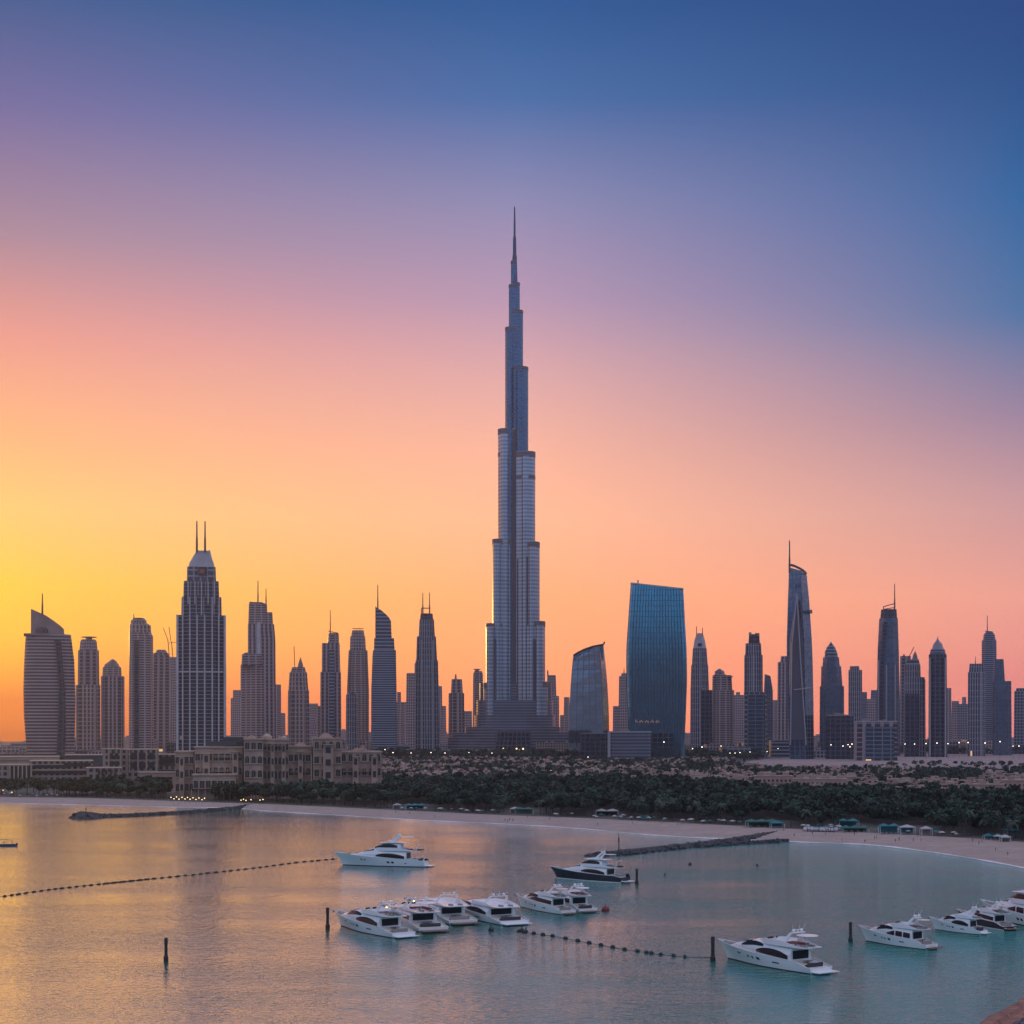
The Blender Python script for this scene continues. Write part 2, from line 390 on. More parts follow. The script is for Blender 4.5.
# pale empty lot in front of the right-hand towers
b = MB()
pl = [(742,762),(770,758.5),(850,756),(930,753.5),(1040,753.0),(1100,755),(1100,771),(1030,770),(960,769),(900,770),(850,768.5),(800,769)]
c0 = [G(x, y, 2.06) for x, y in pl]; b.quad(list(reversed(c0)) if False else c0)
M['lot'] = sand_mat('bare_lot', (.26, .19, .18), (.38, .29, .27), .01, .05)
ol = b.build('sand_lot', M['lot']); tag(ol, kind='structure')
b = MB(); pl = [(610,757.5),(760,757),(760,756),(880,752.6),(1100,751.2),(1100,750.4),(880,751.6),(760,754.4),(610,755.6)]
b.quad([G(x, y, 2.12) for x, y in pl]); M['road'] = mat('road_asphalt', (.09, .085, .09), .8, noise=.2, nscale=.05)
tag(b.build('road', M['road']), kind='structure')

# haze
hz = MB(); hz.box((0, 3900, 593), (22000, 10600, 1195))
HAZE = 0.58e-4
hm = bpy.data.materials.new('haze_air'); hm.use_nodes = True; t = hm.node_tree; t.nodes.remove(t.nodes['Principled BSDF'])
pv = t.nodes.new('ShaderNodeVolumePrincipled'); pv.inputs['Density'].default_value = HAZE; pv.inputs['Color'].default_value = (.46, .49, .58, 1); pv.inputs['Anisotropy'].default_value = .72
t.links.new(pv.outputs[0], t.nodes['Material Output'].inputs['Volume'])
ho = hz.build('haze', hm); tag(ho, kind='stuff', label='even evening haze filling the air over bay and city', cat='haze')
# ------------------------------------------------------------------ towers
FA = {}
def fa(k, *a, **kw): FA[k] = facade(k, *a, **kw)
fa('mauve_stone', (.40, .31, .31), (.07, .065, .085), 7, 6, .35, .35, .3)
fa('mauve_pier', (.40, .31, .31), (.06, .06, .08), 8, 9, .12, .45, .4)
fa('balcony_band', (.38, .30, .30), (.11, .09, .10), 5.8, 400, .42, .0, .4)
fa('warm_pier', (.44, .33, .30), (.08, .065, .07), 9, 8, .2, .45, .3)
fa('grey_pier', (.30, .30, .33), (.045, .055, .075), 5.5, 11, .16, .12, .5)
fa('slate_grid', (.25, .27, .32), (.045, .06, .09), 7, 7, .3, .28, .6)
fa('slate_band', (.26, .29, .34), (.05, .08, .12), 7, 400, .35, 0, .6)
fa('blue_glass', (.10, .15, .21), (.10, .20, .30), 8, 10, .12, .18, .85, .18)
fa('dark_glass', (.06, .075, .10), (.035, .05, .075), 8, 9, .2, .2, .7, .2)
fa('teal_glass', (.14, .17, .20), (.05, .10, .14), 7, 14, .25, .12, .8, .2)
fa('white_frame', (.30, .27, .27), (.07, .09, .12), 9, 10, .3, .2, .6)
fa('deck_band', (.16, .16, .19), (.12, .14, .17), 5.5, 500, .4, 0, .5, .25, lit=0)
fa('steel_fin', (.52, .54, .56), (.26, .30, .35), 7.5, 5.5, .42, .12, .9, .28, .0, .12, .35, .7)
fa('mullion_blue', (.03, .045, .06), (.17, .42, .54), 9, 5.2, .07, .24, .97, .06, .0, .18)
fa('mullion_steel', (.16, .20, .24), (.24, .36, .46), 8, 12, .1, .16, .95, .14, .0, .18)
fa('beige_low', (.31, .24, .20), (.06, .05, .05), 5, 5, .4, .45, .2)
fa('louvre', (.20, .17, .17), (.10, .09, .09), 3, 500, .5, 0, .2)
fa('slate_pier', (.28, .29, .33), (.05, .06, .08), 12, 5, .1, .42, .5, lit=.002)
fa('slate_fine', (.22, .26, .31), (.07, .09, .13), 4.5, 300, .45, 0, .7)
fa('slate_glass', (.10, .13, .17), (.12, .17, .23), 9, 6.5, .12, .15, .85, .2)
fa('mauve_fine', (.40, .31, .29), (.09, .075, .085), 5, 14, .42, .2, .35)
fa('mauve_wide', (.32, .25, .25), (.06, .055, .07), 8, 15, .2, .4, .4, lit=.003)
VARI = {'slate_grid': ['slate_grid', 'slate_pier', 'slate_fine', 'slate_glass'], 'mauve_pier': ['mauve_pier', 'mauve_fine', 'mauve_wide'], 'mauve_stone': ['mauve_stone', 'mauve_fine']}
TW = [0]
fa('sky_tinted_fin', (.11, .17, .23), (.07, .18, .27), 7.5, 7, .35, .14, .9, .22, .0, .12, .35, .7)  # upper spire facade with the reflection of the blue sky painted into its colour
def shape_pts(kind, c=.5, n=28):
    """outline in a unit box x,y in [-.5,.5], counter-clockwise"""
    if kind == 'box':
        k = .06; return [(-.5, -.5+k), (-.5+k, -.5), (.5-k, -.5), (.5, -.5+k), (.5, .5-k), (.5-k, .5), (-.5+k, .5), (-.5, .5-k)]
    if kind == 'cor': return [(-.5, -.5+c), (c-.5, -.5), (.5, .5-c), (.5-c, .5)]
    if kind == 'oct':
        k = .26; return [(-.5, -.5+k), (-.5+k, -.5), (.5-k, -.5), (.5, -.5+k), (.5, .5-k), (.5-k, .5), (-.5+k, .5), (-.5, .5-k)]
    if kind == 'corf': return [(-.5, -.30), (c-.5, -.5), (.5, -.05), (.5, .5), (-.5, .5)]
    if kind == 'cross':
        k = .22; j = .12
        return [(-.5, -.5+k), (-.5+j, -.5+k), (-.5+j, -.5+j), (-.5+k, -.5+j), (-.5+k, -.5), (.5-k, -.5), (.5-k, -.5+j), (.5-j, -.5+j), (.5-j, -.5+k), (.5, -.5+k),
                (.5, .5-k), (.5-j, .5-k), (.5-j, .5-j), (.5-k, .5-j), (.5-k, .5), (-.5+k, .5), (-.5+k, .5-j), (-.5+j, .5-j), (-.5+j, .5-k), (-.5, .5-k)]
    if kind == 'ell': return [(.5*math.cos(2*math.pi*i/n-2.3), .5*math.sin(2*math.pi*i/n-2.3)) for i in range(n)]
    if kind == 'sq':   # rounded square
        out = []
        for i in range(n):
            a = 2*math.pi*i/n-2.36; cc, ss = math.cos(a), math.sin(a)
            out.append((.5*math.copysign(abs(cc)**.55, cc), .5*math.copysign(abs(ss)**.55, ss)))
        return out
def loft(mb, Y, kind, levels, depth, c=.5, yoff=0, cap=True):
    """levels: (row, x_left, x_right[, row_right][, depth factor]) from the bottom up, in picture rows at distance Y"""
    base = shape_pts(kind, c); n = len(base); vs = []; us = []
    wmax = max(l[2]-l[1] for l in levels)*Y/F
    cum = [0]
    for i in range(n):
        a, b_ = base[i], base[(i+1) % n]; cum.append(cum[-1]+math.hypot((a[0]-b_[0])*wmax, (a[1]-b_[1])*depth))
    for l in levels:
        y, xl, xr = l[:3]; yr = l[3] if len(l) > 3 and l[3] is not None else y; df = l[4] if len(l) > 4 else 1
        for i in range(n):
            t = base[i][0]+.5; X = PX(xl, Y)*(1-t)+PX(xr, Y)*t; Z = PZ(y*(1-t)+yr*t, Y)
            vs.append((X, Y+yoff+base[i][1]*depth*df+depth*.5, Z))
    fs = []; uvs = []
    for k in range(len(levels)-1):
        for i in range(n):
            j = (i+1) % n; f = (k*n+i, k*n+j, (k+1)*n+j, (k+1)*n+i); fs.append(f)
            uvs.append([(cum[i], vs[f[0]][2]), (cum[i+1], vs[f[1]][2]), (cum[i+1], vs[f[2]][2]), (cum[i], vs[f[3]][2])])
    if cap:
        k = len(levels)-1; fs.append(tuple(k*n+i for i in range(n))); uvs.append([(0.0, 0.0)]*n)
    mb.add(vs, fs, uvs)
def gz(Y): return HZ+(CH-1)*F/Y     # picture row of the ground at that distance
def tower(name, label, Y, cx, parts, cat='skyscraper', group=None):
    root = empty(name, (PX(cx, Y), Y, 2), -math.atan2(PX(cx, Y), Y), label, cat, group)   # faces the bay
    TW[0] += 1
    vk = lambda m_: VARI[m_][TW[0] % len(VARI[m_])] if m_ in VARI else m_
    for p in parts:
        k = p[0]; b = MB()
        if k == 'mast':                       # mast, x, row_top, row_bottom, radius
            _, x, yt, yb, r = p; a = Vector((PX(x, Y), Y+12, PZ(yb, Y))); e = Vector((PX(x, Y), Y+12, PZ(yt, Y)))
            b.tube(a, a.lerp(e, .45), r*1.15, r*1.0, 6); b.tube(a.lerp(e, .45), e, r*.85, r*.6, 6); b.build('mast', M['antenna'], root)
        elif k == 'bar':                      # bar, name, (x,row),(x,row), radius, material
            _, nm, p1, p2, r, m_ = p
            b.tube((PX(p1[0], Y), Y+4, PZ(p1[1], Y)), (PX(p2[0], Y), Y+4, PZ(p2[1], Y)), r, r, 6); b.build(nm, m_, root)
        elif k == 'rib':                      # rib, name, x, row_bottom, row_top, width, proud, material
            _, nm, x, yb, yt, wd_, pr, m_ = p
            z0, z1 = PZ(yb, Y), PZ(yt, Y); b.box((PX(x, Y), Y-pr/2+.6, (z0+z1)/2), (wd_, pr+1.2, z1-z0)); b.build(nm, m_, root)
        elif k == 'slab':                     # outline polygon with real depth
            _, nm, m_, poly, dep, yo = p
            pts = [(PX(x, Y), PZ(y, Y)) for x, y in poly]
            ar = sum(pts[i][0]*pts[(i+1) % len(pts)][1]-pts[(i+1) % len(pts)][0]*pts[i][1] for i in range(len(pts)))
            if ar < 0: pts.reverse()
            b.prism(pts, Y+yo, Y+yo+dep); b.build(nm, m_, root)
        else:                                 # loft: part, material, shape, depth, levels, [corner], [yoff]
            nm, m_, sh, dep, lv = p[:5]; c = p[5] if len(p) > 5 else .5; yo = p[6] if len(p) > 6 else 0
            loft(b, Y, sh, lv, dep, c, yo); b.build(nm, FA[vk(m_)] if isinstance(m_, str) else m_, root)
    return root
def roofkit(Y, x0, x1, y, n=3):
    """small plant rooms on a roof as parts"""
    out = []
    for i in range(n):
        w_ = random.uniform(.12, .3)*(x1-x0); x = random.uniform(x0+w_*.3, x1-w_*1.3); h = random.uniform(.8, 2.2)
        out.append(('plant_room', M['roof'], 'box', random.uniform(8, 16), [(y+.2, x, x+w_), (y-h, x, x+w_)], .5, random.uniform(6, 16)))
    return out

# far left: the bulging tower with the slanted crown
Y = 3000; g = gz(Y)
tower('curved_tower', 'bulging striped tower with slanted fin crown at the left edge of the skyline', Y, 49, [
  ('shaft', 'balcony_band', 'sq', 62, [(g,28,72),(735,26,73),(715,24.5,73.5),(690,24,73.5),(665,24.6,73),(645,25.6,72),(634,26.3,70.5)]),
  ('side_wing', 'balcony_band', 'box', 40, [(g,64,73.5),(735,64,74.2),(700,64.5,74.8),(660,64.5,73.6),(640,63.5,71)], .5, 8),
  ('curved_spine', FA['dark_glass'], 'box', 10, [(g,56,64),(735,57,65),(715,58,65),(690,58.5,64.5),(665,57,62.5),(645,55,61),(640,54,60.5)], .5, -5),
  ('slab', 'crown_fin', mat('crown_panel', (.26, .20, .19), .6, noise=.2, nscale=.06), [(31.5,635),(31.5,608.5),(38,611.5),(46,615),(54,620.5),(60,625),(63.5,628.5),(64.5,640.5),(55,640),(50,636)], 34, 12),
  ('roof_drum', 'dark_glass', 'ell', 30, [(636,35,49),(629,36,48.5),(627,38,46)], .5, 2),
  ('roof_edge', M['roof'], 'box', 64, [(635,24.6,50),(633.6,24.6,50)], .5, -2),
  ('mast', 42.6, 593, 614, 1.6)])
Y = 3700; g = gz(Y)
tower('stepped_tower', 'pale mauve tower with a flat disc on its roof, right of the bulging tower', Y, 88, [
  ('shaft', 'warm_pier', 'cross', 46, [(g,76,100),(685,76,100)]), ('upper_shaft', 'mauve_pier', 'oct', 42, [(686,78,99),(650,78.3,98.7)], .5, 2),
  ('crown', 'mauve_stone', 'oct', 38, [(651,79.5,97.5),(641,80.5,96.5),(639,82,95)], .5, 4), ('roof_disc', M['roof'], 'ell', 30, [(637,81.5,96.5),(636.2,81.5,96.5)], .5, 7),
  ('roof_core', M['roof'], 'ell', 14, [(640,86,92),(636.5,86,92)], .5, 14)])
Y = 3900; g = gz(Y)
tower('domed_tower', 'short mauve tower with a rounded top between two taller hazy towers on the left', Y, 112, [
  ('shaft', 'mauve_pier', 'cross', 50, [(g,101,124.5),(676,101.2,124.2)]), ('upper_shaft', 'mauve_stone', 'oct', 44, [(677,102.5,121.5),(667,103,121)], .5, 3),
  ('dome', M['roof'], 'ell', 36, [(668,103.5,120.5),(664,105,118.5),(661,109,116.5),(659,111.5,114)], .5, 7)])
Y = 3500; g = gz(Y)
tower('round_shoulder_tower', 'tall mauve tower with three shoulders stepping down to the right', Y, 141, [
  ('shaft', 'mauve_pier', 'sq', 50, [(g,129,153.5),(636,129.3,153),(632,129.5,151)]), ('upper_shaft', 'warm_pier', 'sq', 44, [(640,129.5,151.5),(625,129.8,150.8),(623,131,148)], .5, 3),
  ('crown', 'mauve_stone', 'ell', 34, [(626,130.5,147),(620,131,146.5),(617.5,134,144)], .5, 6), ('glass_strip', 'dark_glass', 'box', 8, [(g,134,139),(640,134,139)], .5, -2.5),
  ('mast', 134, 613.5, 620, 1.2), ('bar', 'roof_rail', (133,618), (144,618.5), .8, M['antenna'])])
Y = 4200; g = gz(Y)
tower('flat_top_tower', 'hazy brown tower with a low peak tucked behind the white piered tower', Y, 160, [
  ('shaft', 'mauve_pier', 'box', 50, [(g,151,170),(657,152.5,170),(653,153.5,168)]), ('crown', M['roof'], 'oct', 30, [(654,155,168),(649.5,157,165.5)], .5, 6)])
Y = 4500; g = gz(Y)
tower('unfinished_tower', 'hazy unfinished tower under two roof cranes, left of the white piered tower', Y, 174, [
  ('shaft', 'mauve_stone', 'box', 44, [(g,168,182),(657,169,182)]),
  ('bar', 'crane_mast', (169.5,658), (168,640), 1.1, M['antenna']), ('bar', 'crane_jib', (168,640), (163.5,628), .9, M['antenna']),
  ('bar', 'crane_mast', (173,658), (171.5,641), 1.1, M['antenna']), ('bar', 'crane_jib', (171,641), (169,627), .9, M['antenna']), ('bar', 'crane_stay', (168,643), (177,642), .7, M['antenna'])])
# the crisp white-piered tower
Y = 2500; g = gz(Y)
WP = mat('white_pier', (.50, .48, .50), .6, noise=.15, nscale=.1)
pr = [('shaft', 'grey_pier', 'cor' if 0 else 'cross', 62, [(g,176.5,226),(671,176.5,226),(614.5,177,225.3)]),
  ('middle_shaft', 'grey_pier', 'cross', 54, [(615,181.5,221.5),(596,181.8,221.2)], .5, 4), ('upper_shaft', 'grey_pier', 'box', 46, [(597,183.5,219),(580.5,184,218.5)], .5, 8),
  ('crown_base', 'white_frame', 'box', 40, [(581,187,216),(566,187.3,215.5)], .5, 11), ('crown', WP, 'box', 34, [(566,188.5,214.5),(562,189.5,213.8),(550.5,196,209.3),(549.5,197,208)], .5, 14),
  ('crown_fin', WP, 'box', 26, [(580,208.5,215),(562,208.8,213),(549,208.5,210)], .5, 12),
  ('crown_window', FA['dark_glass'], 'box', 6, [(574.5,197.5,207),(566.5,197.5,206.8)], .5, 9),
  ('mast', 196.9, 520, 551, 1.5), ('mast', 205, 520, 551, 1.5), ('belt_course', WP, 'box', 60, [(672.5,177.8,224.8),(671,177.8,224.8)], .5, -1.6)]
for x in (177.8, 183, 190, 197, 204.5, 212, 218.5, 224.5): pr.append(('rib', 'white_rib', x, g, 615, 1.9 if 180 < x < 220 else 3.2, 3.2 if 182 < x < 220 else 1.5, WP))
for x in (183.5, 190, 201.5, 212.5, 219): pr.append(('rib', 'white_rib', x, 615, 597, 1.8, 1, WP))
for x in (188.3, 195, 201.5, 208, 214.4): pr.append(('rib', 'white_rib', x, 604, 581, 1.6, -3.5, WP))
t6 = tower('white_pier_tower', 'grey tower with bright vertical piers, tapered crown and twin masts behind the beach hotel', Y, 201, pr)
b = MB(); cx, cz = PX(202, Y), PZ(570.6, Y); b.tube((cx, Y+8.9, cz), (cx, Y+7.6, cz), 3.4, 3.4, 16); b.build('roof_sign', mat('red_sign', (.45, .10, .06), .6), t6)
Y = 5200; g = gz(Y)
tower('low_hazy_tower', 'small faint tower between the white piered tower and the twin-masted stepped tower', Y, 236, [('shaft', 'mauve_stone', 'box', 40, [(g,230.6,241.5),(698,230.8,241.3)]), ('upper_shaft', 'mauve_stone', 'box', 30, [(699,233,241),(690,233,241)], .5, 5)])
Y = 3600; g = gz(Y)
tower('tall_stepped_tower', 'tall dim tower with two masts and a raised left block, behind a lower square block', Y, 262, [
  ('shaft', 'mauve_pier', 'box', 56, [(g,248,276),(640,248,275.3),(624,248,274)]), ('right_shoulder', 'mauve_stone', 'box', 44, [(626,262,273),(612,262,272.3)], .5, 5),
  ('upper_shaft', 'mauve_stone', 'box', 48, [(626,248.3,267.5),(604,249,267),(602,249.6,262)], .5, 3), ('light_strip', WP, 'box', 6, [(656,257,260.5),(622,257,260.5)], .5, -2.5),
  ('mast', 258, 580, 603, 1.4), ('mast', 266, 588, 605, 1.3), ('bar', 'roof_rail', (250,602), (267,605), 1.2, M['antenna'])])
Y = 3350; g = gz(Y)
tower('square_block_tower', 'broad dark slab with stepped shoulders in front of the twin-masted tower', Y, 251, [('shaft', 'mauve_pier', 'cor', 46, [(g,240.5,263.5),(664,240.6,263.4)], .72), ('upper_shaft', 'mauve_pier', 'box', 40, [(665,241.6,262.5),(654,242,262)], .5, 3)]+roofkit(Y, 242, 262, 654))
Y = 4300; g = gz(Y)
tower('side_slab', 'narrow slab clinging to the right side of the twin-masted tower', Y, 278, [('shaft', 'mauve_stone', 'box', 40, [(g,271,281.3),(684.5,271,281)])])
Y = 5000; g = gz(Y)
tower('low_hazy_tower', 'stubby faint block in the gap left of the spire-topped short tower', Y, 283, [('shaft', 'mauve_stone', 'box', 40, [(g,279,285.6),(713,279.3,285.3)])])
Y = 3500; g = gz(Y)
tower('spire_topped_tower', 'short ornate tower with a pointed turret and thin tilted mast', Y, 298, [
  ('shaft', 'warm_pier', 'cross', 42, [(g,287.6,309.5),(690,288,309)]), ('upper_shaft', 'warm_pier', 'oct', 38, [(691,288.5,308.4),(672,289.5,307)], .5, 2),
  ('crown', 'mauve_stone', 'oct', 32, [(673,290.5,306),(667,292,305)], .5, 5), ('turret', M['roof'], 'ell', 14, [(668,297.5,303.5),(664,298,303),(660.5,299.2,301.8),(657,300.3,300.8)], .5, 14),
  ('bar', 'mast', (294.7,668), (294,646), .8, M['antenna'])])
Y = 4800; g = gz(Y)
tower('low_hazy_tower', 'faint wide block right of the ornate spire-topped tower', Y, 317, [('shaft', 'mauve_stone', 'box', 50, [(g,308,326.5),(704,308.5,318),(703.5,308.5,318)]), ('side_block', 'mauve_pier', 'box', 40, [(g,316,327),(706,316,326.5)], .5, -4)])
Y = 3600; g = gz(Y)
tower('left_shoulder_tower', 'slim tower with a lower left shoulder and a rail crown under one mast', Y, 331, [
  ('shaft', 'mauve_pier', 'box', 44, [(g,320.2,341.5),(672,320.4,341)]), ('upper_shaft', 'mauve_pier', 'box', 40, [(673,321.8,340.3),(643,322,339.6)], .5, 2),
  ('crown', 'mauve_stone', 'sq', 34, [(644,327.6,339.2),(633,328.2,338.8)], .5, 4), ('glass_strip', 'slate_band', 'box', 6, [(g,329,334.5),(650,329,334.5)], .5, -2.2),
  ('bar', 'roof_rail', (328.5,631.2), (338,633), 1, M['antenna']), ('bar', 'sky_sign', (331,666.5), (336,666.5), 1.1, mat('lit_strip', (.5,.4,.4), .5)), ('mast', 330.3, 609.5, 633, 1.1)])
Y = 3800; g = gz(Y)
tower('cylinder_crown_tower', 'mauve tower narrowing to a railed drum, beside the sail-topped tower', Y, 358, [
  ('shaft', 'mauve_pier', 'cross', 50, [(g,346.8,369),(690,347,369),(650,348.6,367.5)]), ('upper_shaft', 'mauve_stone', 'oct', 42, [(651,349.8,366),(636,350.2,365.2)], .5, 3),
  ('crown', 'mauve_stone', 'ell', 34, [(637,351,364.8),(630,351.8,364)], .5, 6), ('bar', 'roof_rail', (352.5,628.6), (363.5,628.6), 1, M['antenna'])])
Y = 3450; g = gz(Y)
tower('pale_low_tower', 'small paler tower standing at the foot of the railed drum tower', Y, 352, [('shaft', 'slate_grid', 'sq', 34, [(g,345.6,358.3),(695,346,358),(693,348,356.5)])])
Y = 3300; g = gz(Y)
tower('sail_top_tower', 'dark slate tower whose top is a curved quarter-sail with a tall mast', Y, 383, [
  ('shaft', 'slate_grid', 'box', 46, [(g,371,397),(690,371.2,396.6),(655,372.5,396),(650,373,396)]), ('upper_shaft', 'slate_band', 'box', 42, [(656,373.8,395),(638,374.2,394)], .5, 2),
  ('slab', 'sail_crown', FA['slate_band'], [(376,640),(376,607),(380,609),(384.5,612.5),(388.5,616.5),(391,620.5),(391.8,640)], 30, 8), ('mast', 377.8, 584, 610, 1.3),
  ('bar', 'sail_edge', (375.8,638), (375.8,606.5), 1.0, M['antenna'])])
Y = 4700; g = gz(Y)
tower('low_hazy_tower', 'faint low block touching the right side of the sail-topped tower', Y, 401, [('shaft', 'mauve_stone', 'box', 40, [(g,395,407),(702,396,406.5)]), ('upper_block', 'mauve_stone', 'box', 25, [(703,397,401),(692,397,401)], .5, 4)])
Y = 4300; g = gz(Y)
tower('plain_hazy_tower', 'plain faint tower with a thin left edge rising behind the crossbar-masted tower', Y, 411, [('shaft', 'mauve_stone', 'box', 44, [(g,405.5,420),(673,406.5,420)]), ('side_fin', 'mauve_stone', 'box', 16, [(680,414.5,418),(663,414.5,418)], .5, 4)])
Y = 3400; g = gz(Y)
LST = mat('pale_strip', (.36, .34, .37), .5)
tower('crossbar_tower', 'tall tapering tower with two masts joined by a crossbar, left of the great spire', Y, 427, [
  ('shaft', 'slate_grid', 'cross', 48, [(g,414.6,439.5),(690,415,438.8),(660,415.6,438)]), ('middle_shaft', 'slate_grid', 'cross', 42, [(661,416.2,437.2),(636,416.8,436)], .5, 3),
  ('upper_shaft', 'slate_grid', 'oct', 36, [(637,418.6,435),(619,419.4,434)], .5, 5), ('crown', 'dark_glass', 'oct', 30, [(620,420,433.4),(613,420.6,432.6)], .5, 8),
  ('mast', 422.8, 592, 614, 1.3), ('mast', 429.6, 592, 614, 1.3), ('bar', 'crossbar', (421.5,608), (430.5,608), 1, M['antenna']), ('bar', 'crossbar', (421.5,608), (421.2,614), 1, M['antenna']),
  ('rib', 'pale_rib', 421.5, g, 640, 2.4, 1.5, LST), ('rib', 'pale_rib', 427, 735, 665, 2.2, 1.5, LST), ('rib', 'pale_rib', 433, g, 640, 2.4, 1.5, LST)])
Y = 5000; g = gz(Y)
tower('stair_step_block', 'faint pair of stepped blocks right of the crossbar-masted tower', Y, 443, [('shaft', 'mauve_stone', 'box', 30, [(g,437,443),(686,437.5,442)]), ('side_block', 'mauve_stone', 'box', 30, [(g,441,446.5),(706,442,446)], .5, -2)])
Y = 4100; g = gz(Y)
tower('stepped_pale_tower', 'pale hazy stepped tower with a tiny roof knob, left of the great spire', Y, 456, [('shaft', 'mauve_pier', 'cross', 44, [(g,448.3,464.5),(693,448.6,464.2)]), ('upper_shaft', 'mauve_pier', 'oct', 36, [(694,450.8,463),(679,451.6,462)], .5, 4), ('roof_knob', M['roof'], 'ell', 10, [(680,454.5,457),(674,455,456.4)], .5, 14)])
Y = 4700; g = gz(Y)
tower('low_hazy_tower', 'faint low block between the pale stepped tower and the slim striped one', Y, 468, [('shaft', 'mauve_stone', 'box', 40, [(g,463,472.5),(711,463.5,472)])])
Y = 3900; g = gz(Y)
tower('slim_banded_tower', 'slim banded tower with a railed roof hugging the left side of the great spire', Y, 478, [('shaft', 'mauve_stone', 'sq', 36, [(g,472.6,484),(674,473,483),(671,474,482)]), ('roof_deck', M['roof'], 'ell', 20, [(669.6,473.6,480.5),(668.6,473.6,480.5)], .5, 6), ('plant_room', M['roof'], 'box', 14, [(672,475,479),(669,475,479)], .5, 8)])
Y = 4200; g = gz(Y)
tower('right_side_hazy_tower', 'faint stepped tower hugging the right side of the great spire', Y, 553, [('shaft', 'mauve_stone', 'box', 44, [(g,546,559.5),(696,546.5,559)]), ('upper_shaft', 'mauve_stone', 'box', 36, [(697,547,556.5),(675,547.2,555.8)], .5, 4), ('roof_fin', M['roof'], 'box', 10, [(676,547,548.6),(670,547,548.4)], .5, 6)])
Y = 5000; g = gz(Y)
tower('stair_step_block', 'faint stepped block just left of the curved glass sail building', Y, 565, [('shaft', 'mauve_stone', 'box', 40, [(g,559.5,571),(715,560,570.5)]), ('upper_block', 'mauve_stone', 'box', 30, [(716,563.6,570),(697,564,569.5)], .5, 4)])
# curved glass sail
Y = 3000; g = gz(Y)
b = MB(); root = empty('sail_glass_building', (PX(589, Y), Y, 2), -math.atan2(PX(589, Y), Y), 'glass building with a rising curved roofline right of the great spire', 'office building')
rowsy = [g, 735, 715, 700, 685, 670, 660]
def lx(y): t = max(0, min(1, (735-y)/80)); return 569.3+.9*math.sin(t*2.4)*0+3.9*t**2.4
def rx(y): t = max(0, min(1, (735-y)/92)); return 609.4-6.0*t**2.0
loft(b, Y, 'corf', [(y, lx(y), rx(y)) for y in rowsy]+[(655.5, 573.3, 604.2, 648.5), (655, 573.5, 603.8, 644.3)], 70, .86)
b.build('glass_shell', FA['mullion_steel'], root)
b = MB(); rl = [(573.2,655.4),(578,652.3),(585,649),(592,646.6),(598,645.3),(603.6,644.4),(604.5,641.8)]
for p, q in zip(rl, rl[1:]): b.tube((PX(p[0], Y), Y+2, PZ(p[1], Y)), (PX(q[0], Y), Y+2, PZ(q[1], Y)), 1.5, n=6)
b.build('roof_rim', M['dmetal'], root)
b = MB(); b.box((PX(588, Y), Y+30, PZ(731, Y)-10), (PX(609.5, Y)-PX(569, Y)-2, 50, 22)); b.build('lobby', FA['dark_glass'], root)
b = MB(); poly = [(573.5,655.6),(578,652.5),(585,649.2),(592,646.8),(598,645.5),(603.4,644.6),(603.4,660),(573.5,660)]
b.prism([(PX(x, Y), PZ(y, Y)) for x, y in reversed(poly)], Y+12, Y+40); b.build('roof_screen', FA['mullion_steel'], root)
Y = 4300; g = gz(Y)
tower('plain_hazy_tower', 'faint slim tower with an antenna peeking out left of the big blue glass slab', Y, 623, [('shaft', 'mauve_stone', 'box', 40, [(g,618,630),(676,619,629)]), ('crown', 'mauve_stone', 'box', 24, [(677,621,628),(673,621.5,627)], .5, 4), ('side_block', 'mauve_stone', 'box', 34, [(g,612.5,620),(706,613,619.5)], .5, 6), ('mast', 624, 668, 674, 1.3)])
# big blue slab: concave glass front, bulging sides
Y = 2850; g = gz(Y)
root = empty('blue_glass_slab', (PX(657, Y), Y, 2), -math.atan2(PX(657, Y), Y), 'wide deep-blue glass slab with a sloping white roofline, tallest block right of the great spire', 'office building')
def blx(y): return np.interp(y, [583, 620, 650, 690, 715, 742], [630.8, 628.2, 626.2, 626.4, 627.4, 629])
def brx(y): return np.interp(y, [583, 620, 650, 680, 715, 742], [683, 684.8, 686.6, 687, 685.8, 684.4])
b = MB(); lv = [(g, 628.5, 685)]+[(y, blx(y), brx(y)) for y in range(742, 592, -12)]+[(583.2, 630.8, 683.2, 589.2)]
loft(b, Y, 'box', lv, 60); b.build('glass_shell', FA['mullion_blue'], root)
b = MB(); b.prism([(PX(630.6, Y), PZ(583.4, Y)), (PX(683.4, Y), PZ(589.4, Y)), (PX(683.4, Y), PZ(588.3, Y)), (PX(630.6, Y), PZ(582.2, Y))], Y-1, Y+61); b.build('roof_edge', WP, root)
b = MB(); b.tube((PX(638, Y), Y+10, PZ(584, Y)), (PX(638, Y), Y+10, PZ(579.5, Y)), 1.1, n=6); b.build('roof_beacon', M['dmetal'], root)
b = MB()
for i in range(18):
    if i % 4 == 2: continue
    x = 636+i*1.35; b.box((PX(x, Y), Y-.6, PZ(722.5-(.6 if i % 4 else 1.6), Y)), (1.4, 1.0, 2.6 if i % 3 else 4.2))
b.build('lit_windows', mat('lit_pane', (.5, .3, .2), .5, emit=(1, .5, .3), estr=.12), root)
b = MB(); b.box((PX(657, Y), Y-6, PZ(740, Y)), (PX(672, Y)-PX(640, Y), 14, 26)); b.build('entrance_hall', FA['dark_glass'], root)
Y = 3500; g = gz(Y)
